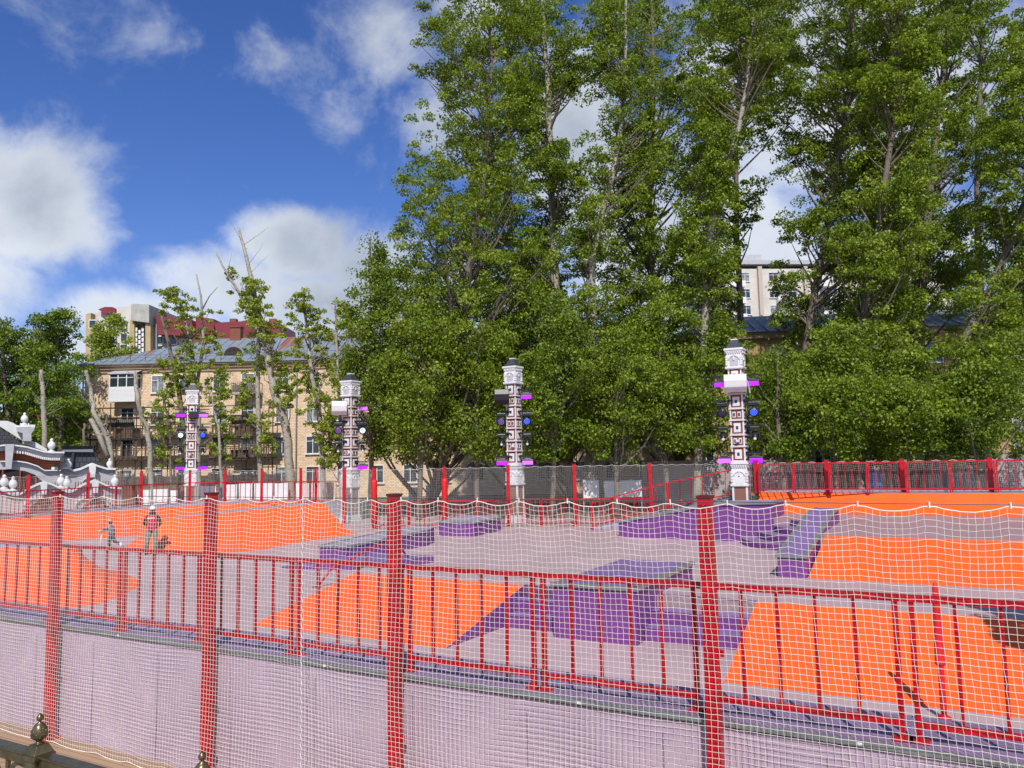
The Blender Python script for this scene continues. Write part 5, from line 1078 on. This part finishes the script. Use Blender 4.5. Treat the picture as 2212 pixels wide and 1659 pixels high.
def lowwall(x0, x1, Y, h, lab, mt, nm='wall'):
    a, b = gp(x0, Y), gp(x1, Y); t = MB(); t.box(((a.x + b.x) / 2, (a.y + b.y) / 2, h / 2), ((b - a).length, .35, h)); o = t.build(nm, mt); tag(o, lab, 'wall')
lowwall(262, 720, 66, 1.7, 'low brown board fence at the foot of the tan building', mat('brown_boards', (.20, .13, .08), .9, .2, 1.5, grime=.3))
lowwall(1385, 1600, 52, 3.05, 'pinkish grey concrete wall behind the nearest tower', mat('pink_concrete', (.40, .34, .33), .9, .1, .8, grime=.3))
lowwall(1640, 1760, 50, 3.0, 'pale patchy wall behind the first right deck fence bay', MATS['pink_concrete'])
lowwall(1850, 2260, 56, 3.2, 'long pale wall behind the right deck fence', MATS['pink_concrete'])
bq = gp(1887, 44); bb = thing('barrel', 'blue plastic barrel behind the right deck fence', 'barrel', bq)
m = MB(); m.lathe((0, 0, .9), [(.34, 0), (.38, .1), (.38, .6), (.40, .65), (.38, .7), (.38, 1.2), (.30, 1.35), (.30, 1.4)], 18); m.build('drum', mat('blue_plastic', (.02, .16, .42), .4), bb)
m = MB(); m.box((0, 0, .45), (.9, .9, .9)); m.build('stand', M_concrete, bb)

# ------------------------------------------------------------------ bronze fence in the bottom left corner
f1 = at(87, 1540, z=2.80); f2 = at(437, 1622, z=2.80); dv = f2 - f1; dv.z = 0
def bronze_post(p, lab):
    t = thing('fence_post', lab, 'fence', (p.x, p.y, 1.715), math.atan2(dv.y, dv.x), 'bronze fence posts'); H = p.z - 1.715; s = .56
    m = MB(); z = H
    pr = [(.001, 0), (.006, -.006), (.0105, -.016), (.0115, -.022), (.009, -.029), (.0045, -.034), (.006, -.038), (.014, -.046), (.021, -.060), (.0255, -.078), (.0265, -.088), (.025, -.098), (.020, -.107), (.011, -.113), (.009, -.120), (.013, -.124), (.017, -.128)]
    m.lathe((0, 0, H), [(r * .72, z_ * s) for r, z_ in pr[::-1]], 24); o = m.build('finial', M_bronze, t)
    m = MB(); m.tap((0, 0, H - .094), (.050, .050), (.030, .030), .022); m.box((0, 0, H - .100), (.054, .054, .012)); m.build('cap', M_bronze, t, bevel=.002)
    m = MB(); m.box((0, 0, (H - .106) / 2), (.042, .042, H - .106)); m.build('shaft', M_bronze, t, bevel=.002)
    m = MB()    # low leaf relief on the finial
    for r in range(4):
        zz = (-.062 - r * .012) * s; rr = [.0205, .0240, .0252, .0235][r] * .72 - .0012
        for c in range(7): a = 2 * math.pi * (c + .5 * (r % 2)) / 7; m.lathe((rr * math.cos(a), rr * math.sin(a), H + zz - .003), [(.0022, 0), (.0034, .0025), (.0012, .0062)], 7)
    m.build('scales', M_bronze, t); return t
bronze_post(f1, 'bronze fence post with a pine-cone finial at the bottom left corner'); bronze_post(f2, 'second bronze post, only its finial tip showing at the bottom edge'); bronze_post(f1 - dv, 'bronze fence post outside the left edge')
bf = thing('iron_fence', 'dark bronze fence rail with scrollwork at the bottom left corner', 'fence', (f1.x, f1.y, 1.715), math.atan2(dv.y, dv.x)); Ld = dv.length; H = 2.80 - 1.715
for k in (-1, 0, 1):
    m = MB(); m.box((Ld * (k + .5), 0, H - .112), (Ld - .043, .024, .026)); m.box((Ld * (k + .5), 0, H - .097), (Ld - .045, .034, .006)); m.build('top_rail', M_bronze, bf, bevel=.002)
    m = MB()
    for j in range(4):
        cx = Ld * k + Ld * (j + .5) / 4
        m.tube([(cx + .055 * math.cos(R(a)) * (1 - .0 * a), 0, H - .185 + .055 * math.sin(R(a))) for a in range(0, 361, 24)], .006, 6)
        m.tube([(cx + .03 * math.cos(R(a)), 0, H - .20 + .03 * math.sin(R(a))) for a in range(-60, 200, 20)], .005, 6)
        m.tube([(cx - .055, 0, H - .128), (cx - .055, 0, .1)], .007, 6)
    m.build('scrollwork', M_bronze, bf)

# ------------------------------------------------------------------ trees
def leaves_obj(name, C, Rc, nl, size, m, parent, seed, tint0=.5, o0=None, flat=.55):
    """C (n,3) clump centres, Rc radii, nl leaves each"""
    rs = np.random.RandomState(seed); n = len(C); N_ = n * nl
    g = rs.normal(0, 1, (n, nl, 3)); g /= np.linalg.norm(g, axis=2, keepdims=True); g *= (rs.uniform(0, 1, (n, nl, 1)) ** .45)
    g[..., 2] *= flat; g[..., 2] -= .2 * (g[..., 0] ** 2 + g[..., 1] ** 2)       # drooping ends
    pos = (C[:, None] + g * Rc[:, None, None]).reshape(-1, 3)
    nrm = rs.normal(0, 1, (N_, 3)); nrm[:, 2] += .7; nrm += g.reshape(-1, 3) * .6; nrm /= np.linalg.norm(nrm, axis=1, keepdims=True)
    up = rs.normal(0, 1, (N_, 3)); up[:, 2] -= 1.1
    a = np.cross(nrm, up); a /= np.linalg.norm(a, axis=1, keepdims=True) + 1e-9; b = np.cross(nrm, a)
    s = size * rs.uniform(.6, 1.35, (N_, 1)); V = np.stack([pos - b * s * .62, pos + a * s * .40 + nrm * s * .08, pos + b * s * .55, pos - a * s * .40 + nrm * s * .08], 1).reshape(-1, 3)
    Fq = np.arange(N_ * 4).reshape(-1, 4)
    o = arrays_obj(name, V - (np.array(o0) if o0 is not None else 0), Fq, m, parent)
    at_ = o.data.attributes.new('tint', 'FLOAT', 'FACE'); cl = np.repeat(rs.uniform(-.28, .28, n), nl)
    at_.data.foreach_set('value', np.clip(tint0 + cl + rs.uniform(-.35, .35, N_), 0, 1).astype(np.float32))
    return o
def tree(name, label, Y, trunk, crown, r0, ncl, nl=80, lsz=.17, seed=1, bark=None, leaf=None, group=None, rt=.05, cut=False, clr=(.55, 1.1), dy=1.0, limbs=.20, tint=.5, extra=None):
    """trunk: grid points going up; crown: (grid y, half width, x shift) rows; all placed at distance Y, in metres and round"""
    rs = np.random.RandomState(seed); q = gp(trunk[0][0], Y); t = thing(name, label, 'tree', (q.x, q.y, -.03), 0, group); o0 = Vector(t.location)
    pts = [Vector((q.x, q.y, -.05))]
    for k, (x, y) in enumerate(trunk[1:]): pts.append(at(x, y, Y=Y + rs.uniform(-.5, .5)))
    # smooth the trunk
    fine = []
    for i in range(len(pts) - 1):
        p0 = pts[max(i - 1, 0)]; p1 = pts[i]; p2 = pts[i + 1]; p3 = pts[min(i + 2, len(pts) - 1)]
        for j in range(6):
            u = j / 6; fine.append(.5 * ((2 * p1) + (p2 - p0) * u + (2 * p0 - 5 * p1 + 4 * p2 - p3) * u * u + (3 * p1 - p0 - 3 * p2 + p3) * u ** 3))
    fine.append(pts[-1]); zs = np.array([p.z for p in fine])
    fine = [p + Vector((rs.uniform(-.05, .05), rs.uniform(-.05, .05), 0)) if 0 < i < len(fine) - 1 else p for i, p in enumerate(fine)]
    n = len(fine); rad = [r0 * ((1 - i / (n - 1)) ** .9) * (1 - rt / r0) + rt for i in range(n)]; rad[0] *= 1.35
    rad = [r_ * .86 for r_ in rad] if 'pollard' in name else rad; m = MB(); m.tube([p - o0 for p in fine], rad, 10); tk_ = m.build('trunk', bark or M_bark, t, recalc=False)
    if cut: m = MB(); d = (fine[-1] - fine[-2]).normalized(); m.tube([fine[-1] - o0, fine[-1] + d * .02 - o0], rt * .83, 10); m.build('cut_end', M_cutwood, t)
    if 'pollard' in name:
        m = MB()
        for k in range(26):
            i_ = rs.randint(int(n * .12), n - 2); a_ = rs.uniform(0, 6.28); p0 = fine[i_] - o0; dr = Vector((math.cos(a_), math.sin(a_), rs.uniform(.2, .9))).normalized(); l_ = rad[i_] + rs.uniform(.05, .16)
            m.tube([p0 + dr * rad[i_] * .6, p0 + dr * l_], [rad[i_] * .28, rad[i_] * .2], 6)
            if k % 3 == 0: e_ = p0 + dr * (l_ + rs.uniform(.4, 1.3)) + Vector((rs.uniform(-.2, .2), 0, rs.uniform(.1, .5))); m.tube([p0 + dr * l_, e_, e_ + dr * .3 + Vector((rs.uniform(-.3, .3), 0, .3))], [.022, .013, .006], 4)
        m.build('stub', bark or M_bark, tk_, recalc=False)
    def axis(z):
        i = int(np.clip(np.searchsorted(zs, z), 1, n - 1)); a, b = fine[i - 1], fine[i]; u = (z - a.z) / max(1e-4, b.z - a.z); return a + (b - a) * max(0, min(1, u)), rad[i]
    if ncl:
        cz = [EYEH + (hz(trunk[0][0]) - y) * Y / F for y, *_ in crown]; cw = [c[1] * Y / F for c in crown]; cs = [(c[2] if len(c) > 2 else 0) * Y / F for c in crown]
        order = np.argsort(cz); cz = np.array(cz)[order]; cw = np.array(cw)[order]; cs = np.array(cs)[order]
        zz = np.linspace(cz[0], cz[-1], 200); ww = np.interp(zz, cz, cw); pr = ww ** 1.15; pr /= pr.sum()
        if 'pollard' in name: cw = cw * 1.35; ww = ww * 1.35
        Zc = rs.choice(zz, ncl, p=pr) + rs.uniform(-.3, .3, ncl); Wd = np.interp(Zc, cz, cw)
        # limbs: bundles that give the crown lobes and gaps
        nlob = max(6, int(ncl / 16)); laz = rs.uniform(0, 2 * math.pi, nlob); lz = rs.choice(zz, nlob, p=pr)
        C = []; Rc = []; limbs_ = MB()
        for k in range(ncl):
            j = rs.randint(nlob); 
            near_ = np.argmin(np.abs(lz - Zc[k]) + rs.uniform(0, 2.4, nlob)); az = laz[near_] + rs.normal(0, .6)
            rr = Wd[k] * (rs.uniform(.12, 1) ** .62) * rs.uniform(.8, 1.22); ax, rd = axis(Zc[k]); sh = np.interp(Zc[k], cz, cs)
            c = Vector((ax.x + sh + rr * math.cos(az), ax.y + rr * math.sin(az) * dy, Zc[k] + rr * .12)); C.append(c); Rc.append(rs.uniform(*clr) * (1.1 - .35 * rr / max(.1, Wd[k])))
            if rs.rand() < limbs:
                st_, r2 = axis(Zc[k] - rr * rs.uniform(.7, 1.25) - .3); md_ = st_.lerp(c, .5) - Vector((0, 0, rr * .10)) + Vector((rs.uniform(-.2, .2), rs.uniform(-.2, .2), 0))
                rb = min(r2 * .55, .035 + rr * .018); limbs_.tube([st_ - o0, md_ - o0, c - o0], [rb, rb * .6, .012], 5, caps=False)
        if limbs_.v: limbs_.build('limbs', M_bark, tk_, recalc=False)
        leaves_obj('crown', np.array([tuple(c) for c in C]), np.array(Rc), nl, lsz, leaf or M_leaf, t, seed + 100, tint, o0)
    if extra:
        for k, ex in enumerate(extra):
            p = [at(x, y, Y=Y) - o0 for x, y in ex[0]]; m = MB(); m.tube(p, list(np.linspace(ex[1], ex[2], len(p))), 8); m.build('limb', bark or M_bark, tk_, recalc=False)
    return t
G_p = 'tall poplars behind the skatepark'
DEN = 1.9
tree('poplar_tree', 'tall poplar forming the left edge of the big tree mass', 50, [(930, 1003), (985, 800), (1018, 550), (1050, 350), (1062, 150), (1050, -60)], [(1000, 90, -20), (930, 165, -20), (760, 205, -20), (600, 200, -15), (480, 175, -25), (380, 150, -32), (300, 135, -20), (200, 125, -5), (110, 140, -20), (20, 140, -8), (-60, 105, -5)], .34, int(620 * DEN), 96, .150, 11, group=G_p)
tree('poplar_tree', 'tall poplar with a straight dark trunk behind the third tower', 54, [(1235, 1003), (1212, 800), (1195, 500), (1185, 250), (1172, 0), (1165, -120)], [(990, 100), (900, 150), (700, 140, -10), (450, 100, -25), (250, 90, 0), (50, 98, 0), (-120, 80)], .40, int(430 * DEN), 96, .155, 12, bark=M_palebark, group=G_p, tint=.42)
tree('poplar_tree', 'poplar with a pale trunk right of the narrow sky gap', 50, [(1275, 1003), (1278, 640), (1288, 520), (1338, 300), (1352, 100), (1350, -80)], [(980, 90), (800, 130, 20), (640, 110, 30), (520, 95, 40), (380, 100, 15), (200, 88, 6), (0, 88, 4), (-80, 78)], .30, int(350 * DEN), 96, .150, 13, bark=M_palebark, group=G_p)
tree('poplar_tree', 'tall dark-trunked poplar midway between the two right towers', 56, [(1482, 1003), (1420, 700), (1402, 500), (1412, 200), (1405, -100)], [(990, 110), (850, 160), (600, 150, 20), (400, 135, 20), (200, 125, 20), (0, 130, 20), (-100, 115)], .40, int(480 * DEN), 96, .16, 14, group=G_p, tint=.42)
tree('poplar_tree', 'poplar whose pale limb leans right above the nearest tower', 49, [(1500, 1003), (1525, 640), (1545, 440), (1600, 260), (1625, 60), (1632, -90)], [(960, 70), (800, 100, -5), (640, 75, -15), (480, 64, -20), (330, 58, -30), (180, 92, -30), (0, 110, 0), (-90, 105)], .28, int(330 * DEN), 96, .150, 15, bark=M_palebark, group=G_p)
tree('poplar_tree', 'poplar with leaning trunks right of the nearest tower', 52, [(1702, 1003), (1742, 750), (1785, 500), (1832, 200), (1850, -100)], [(990, 100, 10), (850, 140, 20), (700, 110, 30), (540, 118, 15), (420, 125, 15), (250, 135, -5), (100, 165, -35), (-100, 165, -20)], .34, int(500 * DEN), 96, .155, 16, group=G_p, tint=.42)
tree('poplar_tree', 'dense poplar before the ochre building, right of centre', 47.5, [(1880, 1003), (1850, 820), (1880, 600), (1925, 300), (1940, 0), (1945, -90)], [(995, 90), (880, 130), (740, 130), (600, 120), (420, 100), (200, 90), (0, 95), (-90, 85)], .32, int(430 * DEN), 96, .150, 17, group=G_p, tint=.55)
tree('poplar_tree', 'tall dark poplar with a thick mottled trunk near the right edge', 55, [(1962, 1003), (1985, 720), (2010, 420), (2040, 120), (2055, -110)], [(990, 120), (820, 140), (600, 140), (400, 135), (200, 125), (0, 120), (-110, 100)], .44, int(460 * DEN), 96, .16, 18, bark=M_bark, group=G_p, tint=.36)
tree('poplar_tree', 'poplar with trunk leaning strongly right at the right edge', 45.5, [(1972, 1003), (2075, 760), (2150, 600), (2228, 400), (2290, 150), (2310, 0)], [(980, 60, 60), (850, 120, 50), (700, 90, 30), (500, 110, -30), (350, 120, -30), (200, 125, -20), (0, 115)], .30, int(300 * DEN), 96, .150, 19, group=G_p, tint=.5)
tree('poplar_tree', 'poplar half cut off by the right edge of the photo', 49, [(2262, 1003), (2240, 700), (2262, 300), (2280, -60)], [(1000, 110), (850, 150), (640, 110), (450, 120), (250, 130), (80, 110), (-60, 100)], .34, int(330 * DEN), 96, .150, 20, group=G_p, tint=.55)
tree('poplar_tree', 'poplar filling in behind the leaning limb tree, second row', 66, [(1610, 1003), (1600, 700), (1590, 400), (1600, 100), (1600, -60)], [(700, 60, -40), (560, 60, -50), (450, 80, -20), (300, 100, -10), (150, 120), (-60, 110)], .34, 520, 90, .21, 21, group=G_p, tint=.4)
tree('poplar_tree', 'second-row poplar behind the thick mottled trunk', 68, [(1860, 1003), (1880, 700), (1880, 400), (1890, 100), (1900, -60)], [(950, 90), (700, 130), (450, 130), (200, 130), (-60, 120)], .4, 560, 90, .22, 22, group=G_p, tint=.35)
tree('poplar_tree', 'second-row poplar behind the tree mass left of centre', 66, [(1100, 1003), (1105, 700), (1100, 400), (1095, 100), (1090, -60)], [(950, 130), (700, 150), (450, 120), (200, 105), (-60, 90)], .4, 520, 90, .22, 23, group=G_p, tint=.35)
tree('poplar_tree', 'second-row poplar seen at the right edge behind the leaning trunk', 66, [(2130, 1003), (2120, 700), (2110, 400), (2120, 100), (2120, -60)], [(950, 110), (700, 120), (450, 95), (330, 60), (200, 70, -20), (60, 110), (-60, 110)], .4, 480, 90, .22, 24, group=G_p, tint=.4)
G_u = 'lower trees under the poplars'
for k, (x, Y, top, hw, nc, lab) in enumerate([(800, 46.5, 512, 66, 190, 'slender leafy tree rising just right of the second tower'), (905, 45, 640, 95, 190, 'bushy low tree left of the third tower'), (1030, 46, 700, 95, 190, 'bushy dark tree directly left of the third tower top'), (1190, 45, 640, 95, 200, 'bushy low tree directly right of the third tower'),
                                        (1330, 44.5, 720, 95, 190, 'bushy low tree midway between the right towers'), (1440, 46, 660, 85, 170, 'bushy low tree left of the nearest tower'), (1690, 44, 760, 80, 120, 'bushy low tree right of the nearest tower'), (1800, 43.5, 700, 95, 180, 'bushy light green tree behind the right deck fence'), (1960, 43, 760, 90, 160, 'bushy low tree with dark stems behind the right deck fence'), (2110, 42.5, 740, 100, 190, 'bushy tree behind the right end of the deck fence')]):
    tree('broadleaf_tree', lab, Y, [(x, 1003), (x + rnd.uniform(-12, 12), 880), (x + rnd.uniform(-18, 18), (top + 900) / 2), (x + rnd.uniform(-15, 15), top)], [(985, hw * .45), (900, hw), ((top + 900) / 2, hw * .85), (top + 60, hw * .55), (top, hw * .3)], .16, int(nc * 1.05), 100, .138, 40 + k, group=G_u, leaf=M_leaf if k % 3 else M_leafdk, clr=(.5, 1.5), tint=.5)
G_b = 'cut-back poplars before the tan building'
tree('pollarded_poplar', 'bare pale trunk sawn off at the top, far left behind the white gable', 62, [(98, 1000), (96, 930), (92, 858), (90, 800)], [], .26, 0, bark=M_palebark, seed=60, rt=.17, cut=True, group=G_b)
tree('pollarded_poplar', 'bare sawn trunk at the left corner of the tan building, leaning left', 58, [(246, 1040), (236, 960), (205, 895), (197, 850), (186, 800)], [], .25, 0, bark=M_palebark, seed=61, rt=.14, cut=True, group=G_b, extra=[([(232, 985), (214, 940), (200, 912), (196, 905)], .2, .17)])
tree('pollarded_poplar', 'short bare dead stem against the left building corner', 64, [(176, 1010), (180, 960), (182, 916)], [], .15, 0, bark=M_bark, seed=62, rt=.10, cut=True, group=G_b)
tree('pollarded_poplar', 'bare trunk sawn off beside the glazed balcony', 58, [(332, 1030), (322, 960), (306, 900), (298, 860), (291, 806)], [], .23, 0, bark=M_palebark, seed=63, rt=.16, cut=True, group=G_b)
tree('pollarded_poplar', 'sawn poplar with sparse leaves leaning left above the roof edge', 60, [(420, 1040), (402, 960), (392, 880), (376, 790), (358, 720), (350, 684)], [(860, 30), (800, 36), (760, 14, 0)], .24, 40, 60, .15, 64, bark=M_bark, leaf=M_leafyg, group=G_b, rt=.13, cut=True, clr=(.25, .62))
tree('pollarded_poplar', 'twin-topped cut poplar with leafy tufts above the leftmost tower', 60, [(430, 1040), (428, 900), (418, 800), (408, 720), (392, 665), (376, 622)], [(850, 40, 15), (780, 40, 20), (700, 48, 10), (650, 45, 10), (620, 35)], .26, 115, 60, .15, 65, bark=M_palebark, leaf=M_leafyg, group=G_b, rt=.09, cut=True, clr=(.25, .62), extra=[([(424, 840), (440, 740), (436, 670), (434, 640), (424, 592)], .15, .06), ([(436, 670), (452, 640), (470, 620)], .07, .03)])
tree('pollarded_poplar', 'tallest bare sawn trunk leaning left above all roofs, thick at its base', 56, [(632, 1050), (618, 930), (592, 840), (578, 760), (560, 690), (545, 610), (530, 550), (516, 492)], [(880, 40, -20), (760, 42, -10), (700, 50, -10), (640, 40, -10), (600, 20)], .39, 110, 60, .15, 66, bark=M_palebark, leaf=M_leafyg, group=G_b, rt=.085, cut=True, clr=(.25, .62))
tree('pollarded_poplar', 'slim cut poplar with broken tip left of the tallest bare trunk', 58, [(565, 1040), (560, 930), (556, 800), (556, 720), (520, 640), (490, 590), (468, 545)], [(980, 28), (900, 30), (800, 30), (700, 26), (650, 40), (610, 42), (585, 18)], .24, 110, 58, .15, 67, bark=M_palebark, leaf=M_leafyg, group=G_b, rt=.06, cut=True, clr=(.25, .62))
tree('pollarded_poplar', 'leafy cut poplar with a short bare tip left of the second tower', 55, [(700, 1040), (690, 900), (672, 800), (662, 700), (654, 625)], [(1000, 38), (900, 52), (800, 50), (740, 42), (680, 40), (640, 26)], .24, 190, 62, .15, 68, bark=M_palebark, leaf=M_leafyg, group=G_b, rt=.07, clr=(.25, .62))
tree('pollarded_poplar', 'thin leafy poplar behind the second tower', 53, [(738, 1035), (735, 900), (728, 760), (724, 640)], [(1010, 35), (900, 40), (800, 42), (700, 34), (640, 14)], .18, 130, 62, .15, 69, bark=M_palebark, leaf=M_leafyg, group=G_b, clr=(.25, .62))
tree('pollarded_poplar', 'low leafy stem between scaffolding and the leftmost tower', 59, [(372, 1040), (368, 960), (362, 900), (350, 850)], [(1000, 22), (940, 30), (880, 34), (850, 20)], .12, 60, 58, .14, 70, bark=M_bark, leaf=M_leafyg, group=G_b, clr=(.25, .62))
tree('pollarded_poplar', 'leafy poplar stem just right of the leftmost tower', 58, [(480, 1040), (474, 950), (462, 880), (455, 820)], [(990, 20), (930, 26), (860, 32), (790, 30)], .14, 70, 58, .14, 71, bark=M_palebark, leaf=M_leafyg, group=G_b, clr=(.25, .62))
G_l = 'trees on the far left'
for k, (x, Y, top, hw, nc, lab) in enumerate([(12, 72, 690, 80, 260, 'leafy tree cut off by the left edge behind the pavilion'), (70, 78, 712, 70, 240, 'second tree from the left edge behind the white gable'), (128, 70, 664, 66, 260, 'tallest rounded tree between pavilion and tan building'), (165, 80, 760, 40, 90, 'smaller tree touching the left end of the tan building'), (-60, 70, 680, 60, 140, 'tree outside the left edge')]):
    tree('broadleaf_tree', lab, Y, [(x, 1003), (x + 5, 900), (x - 6, (top + 900) / 2), (x + 4, top)], [(985, hw * .8), (900, hw), ((top + 900) / 2, hw * .95), (top + 30, hw * .7), (top, hw * .3)], .26, nc, 70, .2, 80 + k, group=G_l, leaf=M_leaf if k % 2 else M_leafdk, clr=(.7, 1.25), tint=.45)
tree('broadleaf_tree', 'young yellow-green tree standing before the far block at left', 100, [(245, 1003), (245, 850), (240, 740), (238, 672)], [(800, 45), (740, 42), (690, 26), (672, 10)], .22, 110, 66, .26, 90, leaf=M_leafyg, clr=(.8, 1.3))
